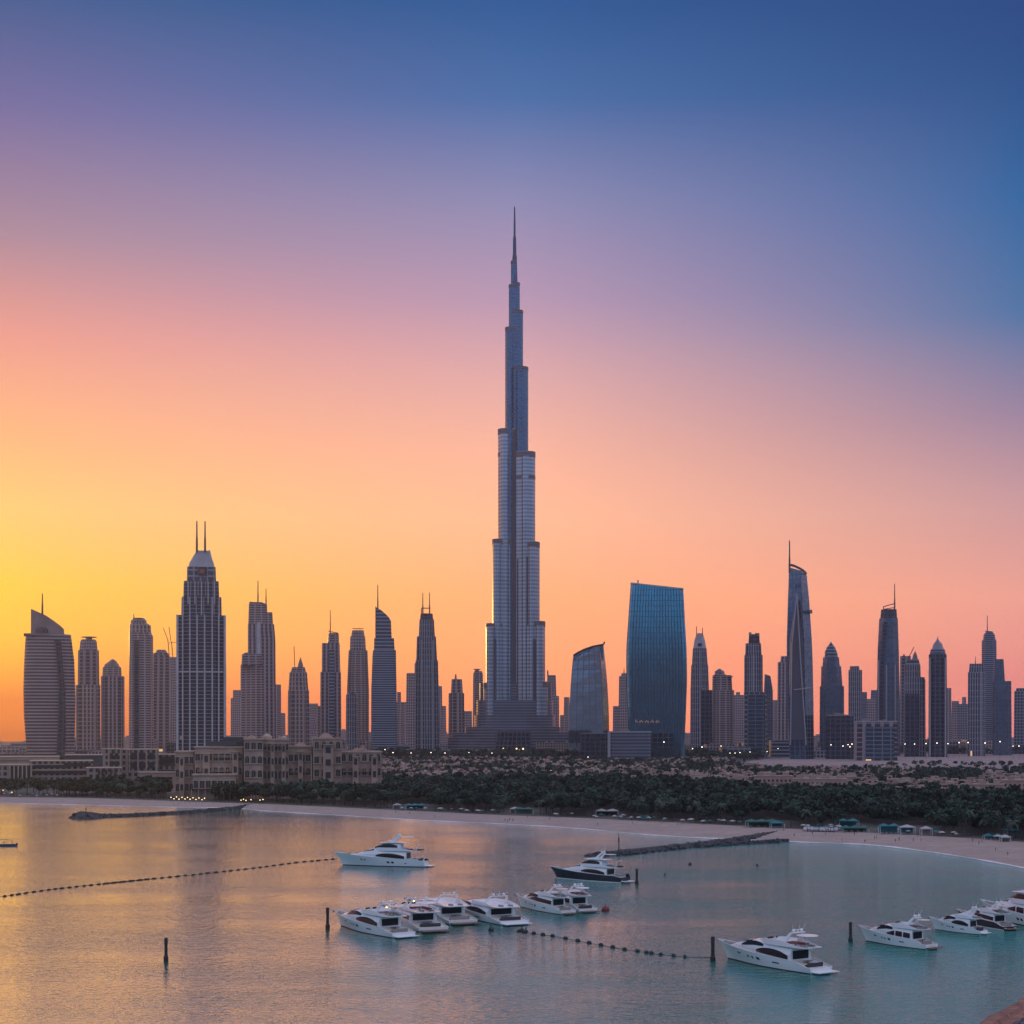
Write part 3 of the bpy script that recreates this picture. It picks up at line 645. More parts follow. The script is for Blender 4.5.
tower('lantern_crown_tower', 'tapering tower with a pale lantern crown and two prongs, right of the blue glass slab', Y, 700, [
  ('shaft', 'slate_grid', 'oct', 46, [(g,690,710),(690,690.5,709),(665,691.2,708.2)]), ('upper_shaft', 'slate_grid', 'oct', 40, [(666,691.8,707.8),(648,692.8,706.6)], .5, 3),
  ('crown', WP, 'oct', 34, [(649,693,706.4),(640,694.4,705),(633,696.8,702.8)], .5, 6), ('crown_opening', FA['dark_glass'], 'box', 5, [(646,697.5,702),(643,697.8,701.6)], .5, 4.5),
  ('bar', 'prong', (696.8,636), (696.4,626.5), .9, M['antenna']), ('bar', 'prong', (702.6,636), (702.6,627.5), .9, M['antenna']), ('rib', 'pale_rib', 700, g, 650, 2.2, 1.5, LST)])
Y = 3250; g = gz(Y)
tower('dark_low_tower', 'dark low tower in front of the lantern-crowned tower', Y, 706, [('shaft', 'dark_glass', 'box', 40, [(g,700.5,712.5),(690,701,712)])]+roofkit(Y, 701, 712, 690, 2))
Y = 3700; g = gz(Y)
tower('broad_ornate_tower', 'broad pinkish tower with small hat roof and ledges, right of the lantern-crowned tower', Y, 723, [
  ('shaft', 'mauve_pier', 'cross', 54, [(g,711.5,734.5),(690,712,734)]), ('upper_shaft', 'mauve_pier', 'cross', 46, [(691,712.2,732.4),(675,712.6,731.4)], .5, 3),
  ('crown', 'mauve_stone', 'oct', 36, [(676,713.4,727.4),(672,715.5,723.5)], .5, 6), ('hat_roof', M['roof'], 'oct', 34, [(672,714.4,724.6),(671,715,724),(668.6,718.5,720.5)], .5, 7), ('roof_ledge', M['roof'], 'box', 34, [(677,725.5,732.6),(676,725.5,732.6)], .5, 2)])
Y = 4800; g = gz(Y)
tower('low_hazy_tower', 'faint low block between the ornate pinkish tower and the stepped dark tower', Y, 740, [('shaft', 'mauve_stone', 'box', 40, [(g,733,746),(695,734,745.5)]), ('upper_block', 'mauve_stone', 'box', 20, [(696,736,740),(692,736,740)], .5, 5)])
Y = 3500; g = gz(Y)
tower('crenel_tower', 'stepped dark tower with a square notched top, above a glass office block', Y, 753, [
  ('shaft', 'slate_grid', 'cross', 46, [(g,744,763),(655,744.3,762.6)]), ('upper_shaft', 'slate_grid', 'cross', 40, [(656,745.2,761.6),(643,745.6,761)], .5, 3),
  ('crown', 'dark_glass', 'cross', 32, [(644,748.4,759.8),(634,749,759.4)], .5, 6), ('roof_fin', M['roof'], 'box', 16, [(636,748.8,751.5),(632,748.8,751.5)], .5, 8), ('roof_fin', M['roof'], 'box', 16, [(636,755,759.4),(632.8,755,759.4)], .5, 8),
  ('rib', 'pale_rib', 753.5, g, 645, 2.4, 1.5, LST)])
Y = 3150; g = gz(Y)
tower('glass_office_block', 'glass office block with a pale frame below the notched dark tower', Y, 755, [('frame', 'white_frame', 'box', 44, [(g,743.6,767),(692,744,766.6)]), ('glass_front', 'teal_glass', 'box', 6, [(g-4,747.5,765),(695,747.5,765)], .5, -2)])
Y = 4200; g = gz(Y)
tower('wedge_top_tower', 'slim tower with a wedge top just right of the notched dark tower', Y, 768, [('shaft', 'slate_grid', 'box', 40, [(g,763,773),(690,764,772.8),(674,764.6,770.5,676)])])
Y = 4100; g = gz(Y)
tower('plain_stepped_tower', 'mauve stepped tower half hidden by the left edge of the leaning sail tower', Y, 782, [('shaft', 'mauve_pier', 'box', 40, [(g,777,790),(662,777.8,790)]), ('crown', 'mauve_pier', 'box', 30, [(663,780,789),(656,781,789)], .5, 4)])
Y = 4900; g = gz(Y)
tower('low_hazy_tower', 'faint low block between the wedge-topped tower and the leaning sail tower', Y, 774, [('shaft', 'mauve_stone', 'box', 40, [(g,769,780),(700,770,779)])])
# leaning sail tower with truss and mast
Y = 3000; g = gz(Y)
tr = tower('sail_tower', 'leaning blue sail tower with an open roof truss and tall mast, tallest on the right', Y, 800, [
  ('shaft', 'blue_glass', 'corf', 60, [(g,790,814),(740,788.8,813.8),(700,787.4,813.4),(660,786.9,812.6),(640,786.9,811.8),(600,788,809.2),(575,788.9,806.8),(566.5,789.2,806.2,572.5)], .68),
  ('mast', 789.6, 539.5, 572, 1.7)])
b = MB(); P = lambda x, y, d=0: (PX(x, Y), Y+d, PZ(y, Y))
b.quad([P(795.3,598,24), P(796.5,600,-3), P(791.2,640,-2), P(789.5,700,-1), P(789.6,640,10)]); b.build('left_facet', FA['mauve_pier'], tr)
b = MB(); vs = [P(796.8,596,-2), P(792.2,645,-4), P(791,740,-6), P(805,740,-6), P(812,700,16), P(803,640,-4)]
b.quad([vs[0], vs[1], vs[2], vs[3]]); b.quad([vs[0], vs[3], vs[5]]); b.build('front_facet', FA['dark_glass'], tr)
for a, c in (((797,594),(792,645)), ((792,645),(790.6,745)), ((797,594),(800.5,660)), ((800.5,660),(806,745)), ((794,690),(811,688))):
    b = MB(); b.tube(P(*a, -7), P(*c, -8), 1.1, n=6); b.build('facet_edge', LST, tr)
arc = [(789.6,563.5),(794,564.6),(799,567),(803,569.5),(806.4,572.6)]
b = MB()
for a, c in zip(arc, arc[1:]): b.tube(P(*a, 8), P(*c, 8), 1.2, n=6); b.tube(P(*a, 30), P(*c, 30), 1.2, n=6)
for a in arc: b.tube(P(*a, 8), P(*a, 30), .8, n=5)
b.build('roof_truss', M['antenna'], tr)
b = MB(); b.box((PX(797.5, Y), Y+1.0, PZ(585.5, Y)), (8, 5, 4)); b.build('logo_panel', mat('blue_panel', (.03, .10, .30), .4), tr)
b = MB(); b.box((PX(811, Y), Y+20, PZ(611, Y)), (4, 12, 6)); b.build('side_ledge', M['roof'], tr)
Y = 3600; g = gz(Y)
tower('bullet_dome_tower', 'round-shouldered slate tower with a bullet dome, right of the leaning sail tower', Y, 832, [
  ('shaft', 'slate_grid', 'cross', 50, [(g,819.6,844.2),(686,820,843.8)]), ('middle_shaft', 'slate_grid', 'oct', 44, [(687,821,842.4),(666,821.4,841)], .5, 3), ('upper_shaft', 'slate_grid', 'oct', 38, [(667,822.6,839.8),(657,823.2,838.8)], .5, 5),
  ('dome', 'slate_band', 'ell', 30, [(658,824,838.2),(652,824.6,837.2),(647,826.6,835.2),(644,829,833),(641.5,830.6,831.4)], .5, 8)])
Y = 3000; g = gz(Y)
tower('dark_cube_block', 'dark blank office cube at the foot of the bullet-domed tower', Y, 840, [('shaft', 'dark_glass', 'box', 50, [(g,825.6,853.4),(716,826,853)]), ('roof_edge', M['roof'], 'box', 50.6, [(716,825.9,853.1),(714.6,825.9,853.1)], .5, -.3)]+roofkit(Y, 828, 850, 714.6))
Y = 4000; g = gz(Y)
tower('plain_slate_tower', 'plain slate tower with a flat penthouse between bullet dome and tall truss-topped tower', Y, 855, [('shaft', 'slate_grid', 'box', 44, [(g,848.3,862.4),(670,848.6,862)]), ('penthouse', 'slate_grid', 'box', 30, [(671,850,859.5),(666,850,859)], .5, 4)])
Y = 4600; g = gz(Y)
tower('hazy_block_cluster', 'cluster of faint low blocks left of the tall truss-topped tower', Y, 869, [('shaft', 'slate_grid', 'box', 40, [(g,861,868),(692,861.5,867)]), ('middle_block', 'mauve_stone', 'box', 36, [(g,866,876.5),(699,867,876)], .5, -4), ('rear_block', 'slate_grid', 'box', 30, [(g,868,878),(690,871,877)], .5, 9)])
Y = 3400; g = gz(Y)
tt = tower('truss_top_tower', 'tall slim pale-edged tower with a tilted roof truss and mast on the right', Y, 888, [
  ('shaft', 'slate_grid', 'oct', 48, [(g,877,900),(690,877.2,899.4),(650,877.8,898.6),(618,879.4,897.6)]), ('upper_shaft', 'dark_glass', 'oct', 42, [(619,880.4,897),(609,881.2,896.4)], .5, 3),
  ('glass_strip', 'dark_glass', 'box', 6, [(g,879,884),(700,879,884),(660,880,885),(622,883,888)], .5, -2.6), ('rib', 'pale_rib', 878.7, g, 660, 3, 1.5, LST), ('rib', 'pale_rib', 886.5, g, 665, 2.4, 1.5, LST), ('rib', 'pale_rib', 895, g, 665, 2.4, 1.5, LST),
  ('mast', 894.5, 583.5, 610, 1.4), ('bar', 'roof_truss', (883.5,606.5), (894.5,603.5), .9, M['antenna']), ('bar', 'roof_truss', (883.5,610), (883.5,606.5), .9, M['antenna']), ('bar', 'roof_truss', (884,609), (894.5,607.5), .8, M['antenna'])])
Y = 4000; g = gz(Y)
tower('plain_mauve_tower', 'mauve tower seen behind the crane-topped tower', Y, 905, [('shaft', 'mauve_pier', 'box', 40, [(g,899.5,911),(656,900.2,910.4)])]+roofkit(Y, 900.5, 910, 656, 1))
Y = 3300; g = gz(Y)
tower('crane_top_tower', 'dark tower with a pointed cap and curved crane jibs above it', Y, 912, [
  ('shaft', 'slate_grid', 'cross', 46, [(g,903.6,925.4),(680,904,925),(677,905,924)]), ('upper_shaft', 'slate_grid', 'oct', 40, [(694,903.8,921),(664,904.6,920.2)], .5, 2), ('crown', 'slate_band', 'oct', 30, [(665,906,919.8),(659,908,918.6)], .5, 5),
  ('cap', M['roof'], 'ell', 16, [(660,911.6,918),(655,913,917),(651,914.8,915.4)], .5, 10), ('bar', 'crane_jib', (909.5,656), (914,647), .8, M['antenna']), ('bar', 'crane_jib', (906.5,662), (911,657), .8, M['antenna']), ('glass_strip', 'dark_glass', 'box', 8, [(g,905,919),(694,905,919)], .5, -3)])
Y = 3250; g = gz(Y)
tower('spired_dark_tower', 'near-black tower with pale sides and a stepped pointed dome', Y, 937, [
  ('shaft', 'dark_glass', 'oct', 46, [(g,928.6,947),(690,928.8,946.6),(654,929,946.4)]), ('crown', 'slate_grid', 'oct', 38, [(655,929.8,945.6),(649,930.8,944.6)], .5, 3), ('dome', LST, 'oct', 30, [(649,932,943.6),(643.5,933.6,942),(640.5,936,939.4),(638,937.2,938.2)], .5, 6),
  ('mast', 937.7, 636, 640, .9), ('rib', 'pale_rib', 930.2, g, 658, 2.6, -5, LST), ('rib', 'pale_rib', 945.2, g, 658, 2.6, -5, LST)])
Y = 4400; g = gz(Y)
tower('side_slab', 'faint slab stuck to the right side of the near-black domed tower', Y, 949, [('shaft', 'mauve_stone', 'box', 36, [(g,943,951.6),(688,944,951.2)])])
Y = 4900; g = gz(Y)
tower('hazy_block_cluster', 'cluster of faint blocks between the near-black tower and the triple dark towers', Y, 960, [('shaft', 'mauve_stone', 'box', 36, [(g,951,960),(701,952,959)]), ('middle_block', 'slate_grid', 'box', 40, [(g,958,969),(704,958,968)], .5, -5), ('rear_block', 'mauve_stone', 'box', 30, [(g,961,967),(697,962,966)], .5, 8)])
Y = 3400; g = gz(Y)
tower('broad_dark_slab', 'broad dark slab, leftmost and lowest of the three joined towers at the far right', Y, 976, [('shaft', 'slate_grid', 'box', 44, [(g,967.8,985),(672,968.2,984.8)]), ('upper_shaft', 'slate_grid', 'box', 40, [(673,969,984.6),(663.6,969.8,984)], .5, 2), ('mast', 975.5, 656, 664, .8), ('rib', 'pale_rib', 981, g, 668, 2.2, 1.4, LST)])
Y = 3700; g = gz(Y)
tower('tall_slate_tower', 'tall slate tower with a round top and short mast near the right edge', Y, 989, [('shaft', 'slate_grid', 'oct', 44, [(g,981.6,996.6),(640,982,996.2)]), ('crown', 'slate_grid', 'ell', 34, [(641,982.8,995.6),(634,983.6,994.6),(631,986.5,992)], .5, 4), ('bar', 'roof_rail', (985,631), (993,632), .9, M['antenna']), ('mast', 987.4, 615, 633, 1.1)])
Y = 3500; g = gz(Y)
tower('stair_side_tower', 'slate tower stepping down to the right beside the tall round-topped one', Y, 1003, [('shaft', 'slate_grid', 'box', 44, [(g,993,1011.5),(681,993,1011)]), ('upper_shaft', 'slate_grid', 'box', 38, [(682,994,1005),(659,994.5,1003.6)], .5, 3)])
Y = 3800; g = gz(Y)
tower('edge_slab', 'slate slab cut by the right edge of the view', Y, 1022, [('shaft', 'slate_grid', 'box', 44, [(g,1014,1034),(691,1014.6,1033)]), ('penthouse', 'slate_grid', 'box', 30, [(692,1016,1030),(688,1016.5,1030)], .5, 4)])

def cyl_uv(b, r):
    n = len(b.v)//2; zs = [p[2] for p in b.v]
    for k, f in enumerate(b.f):
        if len(f) == 4:
            i = f[0]; u0, u1 = 2*math.pi*r*i/n, 2*math.pi*r*(i+1)/n; b.uv[k] = [(u0, zs[f[0]]), (u1, zs[f[1]]), (u1, zs[f[2]]), (u0, zs[f[3]])]
# ---- the great spire: three winged lobes stepping up round a core
Y = 3400; CX = 514.6; S = Y/F
root = empty('great_spire', (PX(CX, Y), Y, 2), 0, 'supertall silver spire with stepped lobes, by far the tallest tower in the centre', 'skyscraper')
def stadium(L, r, ang, n=9, r0=None):
    r0 = r if r0 is None else r0
    d = Vector((math.cos(ang), math.sin(ang))); q = Vector((-d.y, d.x)); out = []
    out.append(-q*r0)
    for i in range(n+1):
        t = -math.pi/2+math.pi*i/n; out.append(d*(L+r*math.cos(t))+q*(r*math.sin(t)))
    out.append(q*r0); out.append(-d*r0*.3)
    return out
cxw, cyw = PX(CX, Y), Y
def vprism(b, poly, z0, z1, top=True):
    n = len(poly); vs = [(cxw+p.x, cyw+p.y, z) for z in (z0, z1) for p in poly]; fs = []; uv = []; c = 0
    for i in range(n):
        j = (i+1) % n; l = (poly[j]-poly[i]).length
        fs.append((i, j, n+j, n+i)); uv.append([(c, z0), (c+l, z0), (c+l, z1), (c, z1)]); c += l
    if top: fs.append(tuple(range(n, 2*n))); uv.append([(0.0, 0.0)]*n)
    b.add(vs, fs, uv)
# reach in picture pixels from the centre line for each wing, with the row of the tier's roof
def reach2L(px, r, ang): return (px*S-r)/abs(math.cos(ang))
# (roof row, reach px, radius m)
WLt = [(683,30.8,13),(624,28.6,14),(540,22.2,15),(430,16.6,14.5),(328,9.4,9.5),(285,5.8,6.5),(261,3.7,4.2)]
WRt = [(682,33.0,13),(622,30.4,14),(543,25.0,15),(453,20.6,16),(368,13.6,13),(311,8.4,9),(283,5.2,6.4)]
WBt = [(655,27,13),(585,24,14),(495,18,15),(400,13,12),(345,9,9),(297,5,6)]
for nm, tiers, ang in (('left_wing', WLt, R(205)), ('right_wing', WRt, R(-25)), ('rear_wing', WBt, R(90))):
    for i, (y, rp, r) in enumerate(tiers):
        ca = abs(math.cos(ang)) if nm != 'rear_wing' else 1
        L = max(1.0, (rp*S-r)/ca); z1 = PZ(y, Y); r_ = r-.9*i*0
        b = MB(); vprism(b, stadium(L, r_, ang, 11, r_+2.2), 2, z1); tr = b.build(nm, FA['steel_fin' if i < (4 if nm != 'rear_wing' else 3) else 'sky_tinted_fin'], root)
        bh = 12 if i < 4 else 6
        b = MB(); vprism(b, stadium(L, r_+.5, ang, 11, r_+2.6), z1-bh, z1-.6, False); b.build('mechanical_band', FA['louvre'], tr)
        if i in (3,):
            b = MB(); zz = PZ(y+24, Y); vprism(b, stadium(L, r_+.4, ang, 11, r_+2.5), zz-7, zz, False); b.build('mechanical_band', FA['louvre'], tr)
# rounded bays, and dark glass tubes standing in for the grooves between them
def yfront(x): return -.466*abs(x)*S-13
for x, r_, yt, m_ in ((-24,8,628,'steel_fin'),(24.5,8,626,'steel_fin'),(-14.5,7,628,'steel_fin'),(14.5,7,626,'steel_fin'),(-5.5,6,628,'steel_fin'),(6,6,626,'steel_fin'),
      (-17.5,8,545,'steel_fin'),(17.5,8,548,'steel_fin'),(-9,7,545,'steel_fin'),(9.5,7,548,'steel_fin'),(-10,9,436,'steel_fin'),(11,9,458,'steel_fin'),(4.5,6,372,'sky_tinted_fin'),(-5,6,335,'sky_tinted_fin')):
    b = MB(); b.lathe((cxw+x*S, cyw+yfront(x)+r_*.25, 2), [(r_, 0), (r_, PZ(yt, Y)-2)], 14); cyl_uv(b, r_); b.build('rounded_bay', FA[m_], root)
for x, r_, yt in ((0,5.5,433),(-19.3,3.0,640),(19.3,3.0,640),(-10,2.6,555),(12.2,2.6,558),(-2.6,3,500),(3.4,3,560)):
    b = MB(); b.lathe((cxw+x*S, cyw+yfront(x)-3.4, 2), [(r_, 0), (r_, PZ(yt, Y)-2)], 8); b.build('dark_groove_tube', FA['dark_glass'], root)
b = MB(); b.lathe((cxw, cyw, 0), [(12, 2), (12, PZ(440, Y)), (9, PZ(400, Y)), (7.5, PZ(311, Y)), (5.5, PZ(275, Y)), (4.4, PZ(256, Y)), (3.6, PZ(254.6, Y)), (3.2, PZ(238, Y)), (2.1, PZ(236, Y)), (1.9, PZ(222, Y)), (1.2, PZ(208, Y)), (.8, PZ(206.5, Y))], 16)
b.build('spire', mat('spire_steel', (.05, .09, .15), .4, .6), root)
# podium: stacked curved decks
pd = [(683,700,479,552.5,60),(700,715,476,553.5,80),(715,730,473.5,556,100)]
for i, (yt, yb, xl, xr, dp) in enumerate(pd):
    b = MB(); loft(b, Y-(22, 40, 66)[i], 'sq', [(gz(Y), xl, xr), (yt, xl, xr)], dp+(20, 50, 90)[i]); b.build('podium_tier', FA['deck_band'], root)
for i, (yt, xl, xr) in enumerate([(733,450,579),(738,446,581),(727,464,562)]):
    b = MB(); loft(b, Y-112-14*i, 'ell', [(gz(Y)+2, xl, xr), (yt, xl, xr)], 150); b.build('podium_deck', FA['deck_band'], root)
b = MB(); loft(b, Y-170, 'box', [(gz(Y), 494, 532), (731.5, 497, 530)], 60); b.build('entrance_pavilion', FA['dark_glass'], root)
for i in range(9):
    b = MB(); x = 500+i*3.3; b.ball((PX(x, Y-178), Y-178, PZ(750-(i % 2)*1.2, Y-178)), 1.5, 8, 5); b.build('entrance_lamp', M['lampy'], root)
# low podium blocks
Y = 2950; g = gz(Y)
tower('dark_podium_block', 'low dark block between the great spire and the striped white podium', Y, 594, [('body', 'dark_glass', 'box', 60, [(g,580,608),(734,580.5,608)]), ('roof_edge', M['roof'], 'box', 61, [(734,580,608.4),(733,580,608.4)], .5, -.5)], 'building')
Y = 2780; g = gz(Y)
tower('striped_podium', 'low white-framed block with horizontal stripes left of the blue glass slab', Y, 629, [('body', 'deck_band', 'box', 60, [(g,609,651),(732.5,609,651)]), ('frame', LST, 'box', 64, [(g,607.6,610.6),(731.5,607.6,610.6)], .5, -2), ('roof_edge', LST, 'box', 63, [(732.6,608,651.4),(731.2,608,651.4)], .5, -1.5)]+roofkit(Y, 612, 648, 731.2), 'building')
Y = 2850; g = gz(Y)
tower('framed_low_block', 'low pale block with a big glazed frame below the truss-topped tower', Y, 875, [('body', 'mauve_wide', 'box', 50, [(g,854,897),(722,854.5,896.6)]), ('glass_front', 'teal_glass', 'box', 5, [(g-2,865,893.5),(726.5,865,893.5)], .5, -2), ('roof_edge', LST, 'box', 51, [(722,854,897),(721,854,897)], .5, -.6)]+roofkit(Y, 857, 890, 721), 'building')
# ------------------------------------------------------------------ hotel on the beach
STONE = mat('sandstone_wall', (.40, .28, .21), .9, noise=.22, nscale=.12)
STONE2 = mat('sandstone_trim', (.43, .32, .24), .9, noise=.15, nscale=.3)
WINM = mat('window_dark', (.035, .03, .03), .3)
TILE = mat('clay_roof', (.30, .19, .14), .9, noise=.2, nscale=.5)
DROOF = mat('dark_roof', (.06, .07, .075), .8)
YH = 1235.0
def arch_window(w_, h, arched=True, bars=True):
    """window unit centred on x, foot at z 0, facing -y"""
    b = MB(); b.mi = 0
    pts = [(-w_/2, 0), (w_/2, 0)]
    if arched: pts += [(w_/2*math.cos(t), h-w_/2+w_/2*math.sin(t)) for t in [math.pi*i/6 for i in range(7)]]
    else: pts += [(w_/2, h), (-w_/2, h)]
    b.prism(pts, -.05, .5)
    b.mi = 1
    b.box((0, -.35, -.25), (w_+1.2, .9, .4)); b.box((-w_/2-.25, -.2, h/2-.1), (.4, .5, h)); b.box((w_/2+.25, -.2, h/2-.1), (.4, .5, h))
    if not arched: b.box((0, -.3, h+.2), (w_+1.2, .7, .35))
    b.box((0, -.1, h*.45), (.16, .16, h*.86))
    return b
ho_ = empty('beach_hotel', (PX(279, YH), YH, 2), -math.atan2(PX(279, YH), YH)*1.0, 'sprawling sandstone palace hotel with rows of arched windows above the beach on the left', 'hotel')
wd1 = arch_window(3.0, 5.4).build('window', [WINM, STONE2], ho_, loc=None, world=False)
wd2 = arch_window(3.2, 5.0, False).build('window', [WINM, STONE2], ho_, world=False)
KIDS[ho_.name] = []
used_w = [False, False]; nwin = 0
def put_win(kind, x, y, z):
    global nwin
    src = (wd1, wd2)[kind]; o = src if not used_w[kind] else src.copy()
    if used_w[kind]: SC.collection.objects.link(o); o.parent = ho_
    used_w[kind] = True; o.location = (x-ho_.location.x, y-ho_.location.y, z-3.2); nwin += 1
def hblock(xl, xr, yt, dy, dep, rows_, n, arched=0, nm='wing', par=.9):
    """block of the hotel: dy metres nearer (-) or farther (+), rows of n windows at the given picture rows"""
    Y = YH+dy; x0, x1, z1 = PX(xl, Y), PX(xr, Y), PZ(yt, Y)
    b = MB(); b.box(((x0+x1)/2, Y+dep/2, (2+z1)/2), (x1-x0, dep, z1-2)); wing = b.build(nm, STONE, ho_)
    b = MB(); b.box(((x0+x1)/2, Y+dep/2-.3, z1+.25), (x1-x0+1.4, dep+1.0, .9)); b.build('cornice', STONE2, wing)
    for r in rows_[:-1]:
        b = MB(); b.box(((x0+x1)/2, Y-.05, PZ(r, Y)-1.2), (x1-x0+.1, .9, .45)); b.build('string_course', STONE2, wing)
    for k, r in enumerate(rows_):
        for i in range(n):
            x = x0+(i+.5)*(x1-x0)/n
            if nwin < 98: put_win(arched if k else (1-arched), x, Y, PZ(r, Y))
hblock(178.5, 196, 752, 6, 40, [762, 775, 789], 4, 0)
hblock(196, 243, 747.5, 0, 45, [759, 773], 8, 0)
hblock(243, 262, 739.5, -7, 50, [748, 762, 776, 790], 3, 0, 'tower_wing')
hblock(262, 289, 740, 2, 45, [749, 763, 777], 5, 0)
hblock(289, 312, 747, 6, 45, [760, 774, 787], 4, 0)
hblock(312, 340.5, 739, -5, 45, [747.5, 762, 775], 4, 1, 'tower_wing')
hblock(340.5, 382, 752.5, 3, 45, [760, 774], 6, 1)
hblock(190, 232, 775, -22, 24, [786], 7, 0, 'terrace_wing')
# recessed loggia, balconies, hip roofs, domes
for (xl, xr, r, dy) in ((215, 241, 757, 0), (264, 287, 746, 2), (292, 309, 772, 6), (343, 378, 771.5, 3), (199, 240, 771, 0)):
    Y = YH+dy; x0, x1 = PX(xl, Y), PX(xr, Y); z = PZ(r, Y)
    b = MB(); b.box(((x0+x1)/2, Y-1.0, z), (x1-x0, 2.2, .4)); bal = b.build('balcony', STONE2, ho_)
    b = MB(); k = int((x1-x0)/1.2)
    for i in range(k+1): b.box((x0+i*(x1-x0)/k, Y-2.0, z+.7), (.22, .2, 1.0))
    b.box(((x0+x1)/2, Y-2.0, z+1.25), (x1-x0, .35, .18)); b.build('balustrade', STONE2, bal)
def hip(x, y, z, w_, d, h, nm='hip_roof'):
    b = MB(); vs = [(x-w_/2, y-d/2, z), (x+w_/2, y-d/2, z), (x+w_/2, y+d/2, z), (x-w_/2, y+d/2, z), (x-w_*.18, y, z+h), (x+w_*.18, y, z+h)]
    b.add(vs, [(0,1,5,4), (1,2,5), (2,3,4,5), (3,0,4), (3,2,1,0)]); b.build(nm, TILE, ho_)
hip(PX(326, YH), YH+12, PZ(739, YH)+.8, 11, 16, 3.4); hip(PX(301, YH), YH+26, PZ(747, YH)+.8, 9, 14, 2.2)
hip(PX(252, YH), YH+10, PZ(739.5, YH)+.8, 8, 14, 2.2); hip(PX(361, YH), YH+24, PZ(752.5, YH)+.8, 14, 14, 2.2)
b = MB(); zc = PZ(740, YH)+.7; b.lathe((PX(267, YH), YH+16, zc), [(3.6, 0), (3.6, 1.4), (3.3, 2.2), (2.4, 3.0), (1.2, 3.6), (.3, 3.9), (.2, 5.4)], 20); b.build('dome', STONE2, ho_, smooth=False)
b = MB(); b.lathe((PX(284, YH), YH+18, zc), [(2.4, 0), (2.4, .8), (2, 1.5), (1.1, 2.1), (.2, 2.4), (.1, 3.4)], 16); b.build('dome', STONE2, ho_)
b = MB(); b.box((PX(222, YH), YH+22, PZ(746, YH)+1.6), (22, 22, 3.4)); b.build('roof_plant', DROOF, ho_)
b = MB(); b.box((PX(235, YH), YH+28, PZ(742, YH)), (17, 16, 7)); b.build('roof_plant', DROOF, ho_)
for x in (186, 249, 256, 268, 283, 296, 305, 318, 333, 350, 366):
    b = MB(); Y = YH+18; b.box((PX(x, Y), Y, PZ(739.5 if x < 290 or x > 312 and x < 340 else 749, Y)+1.2), (2, 2, 2.6)); b.build('chimney', STONE2, ho_)
# tall ground-floor portal
for x in (228, 234, 240):
    b = MB(); w_ = 2.6; pts = [(-w_/2, 0), (w_/2, 0)]+[(w_/2*math.cos(t), 6+w_/2*math.sin(t)) for t in [math.pi*i/6 for i in range(7)]]
    b.prism([(PX(x, YH)+p, 2.2+q) for p, q in pts], YH-22.4, YH-21.8); b.build('archway', WINM, ho_)
for (xl, xr, yt, dy, dep) in ((203, 210, 754, -4, 8), (232, 238, 752, -4, 8), (270, 274, 744, -3, 6), (281, 285, 744, -3, 6), (298, 303, 752, 1, 8), (321, 331, 745, -10, 6), (352, 358, 757, -2, 6), (371, 377, 757, -2, 6), (181, 186, 757, 1, 6)):
    Y = YH+dy; x0, x1, z1 = PX(xl, Y), PX(xr, Y), PZ(yt, Y); b = MB(); b.box(((x0+x1)/2, Y+dep/2, (2+z1)/2), (x1-x0, dep, z1-2)); bay = b.build('bay', STONE, ho_)
    b = MB(); b.box(((x0+x1)/2, Y+dep/2-.3, z1+.2), (x1-x0+.8, dep+.6, .6)); b.build('cornice', STONE2, bay)
    for k in range(3):
        z = z1-3.4-k*9.2; b = MB(); b.box(((x0+x1)/2, Y-.1, z), ((x1-x0)*.5, .5, 4.4)); b.build('bay_window', WINM, bay)
for xl, xr, yt in ((188, 215, 789), (262, 284, 791), (296, 318, 790)):
    Y = YH-26; x0, x1, z1 = PX(xl, Y), PX(xr, Y), PZ(yt, Y); b = MB(); b.box(((x0+x1)/2, Y+2, z1), (x1-x0, 6, .4)); pg = b.build('pergola', M['wood'], ho_)
    for k in range(5): b = MB(); b.tube((x0+(x1-x0)*k/4, Y-.6, 2), (x0+(x1-x0)*k/4, Y-.6, z1), .3, n=6); b.build('column', STONE2, pg)
# ---- resort blocks at the left
def block(name, label, xl, xr, yt, Y, dep, m_='beige_low', extra=(), cat='building', group=None):
    root = empty(name, (PX((xl+xr)/2, Y), Y, 2), -math.atan2(PX((xl+xr)/2, Y), Y), label, cat, group)
    b = MB(); x0, x1, z1 = PX(xl, Y), PX(xr, Y), PZ(yt, Y)
    b.box(((x0+x1)/2, Y+dep/2, (2+z1)/2), (x1-x0, dep, z1-2)); b.build('wall', FA[m_] if isinstance(m_, str) else m_, root)
    b = MB(); b.box(((x0+x1)/2, Y+dep/2, z1+.4), (x1-x0+1, dep+1, .8)); b.build('parapet', STONE2, root)
    for e in extra:
        k, a, c, t_, u = e      # part name, x left, x right, row top, row bottom
        b = MB(); p0, p1 = PX(a, Y), PX(c, Y); b.box(((p0+p1)/2, Y-.4, (PZ(t_, Y)+PZ(u, Y))/2), (p1-p0, 1.2 if k != 'column' else 3, PZ(t_, Y)-PZ(u, Y)))
        b.build(k, WINM if k in ('opening', 'window_band') else STONE2, root)
    return root
block('resort_building', 'long low resort block with tall white columns at the far left edge', -22, 31, 765.5, 1480, 40, 'beige_low', [('opening', 9.5, 30, 766, 779)]+[('column', x, x+1.3, 765.5, 780) for x in (9, 13, 17, 21, 25, 29.5)])
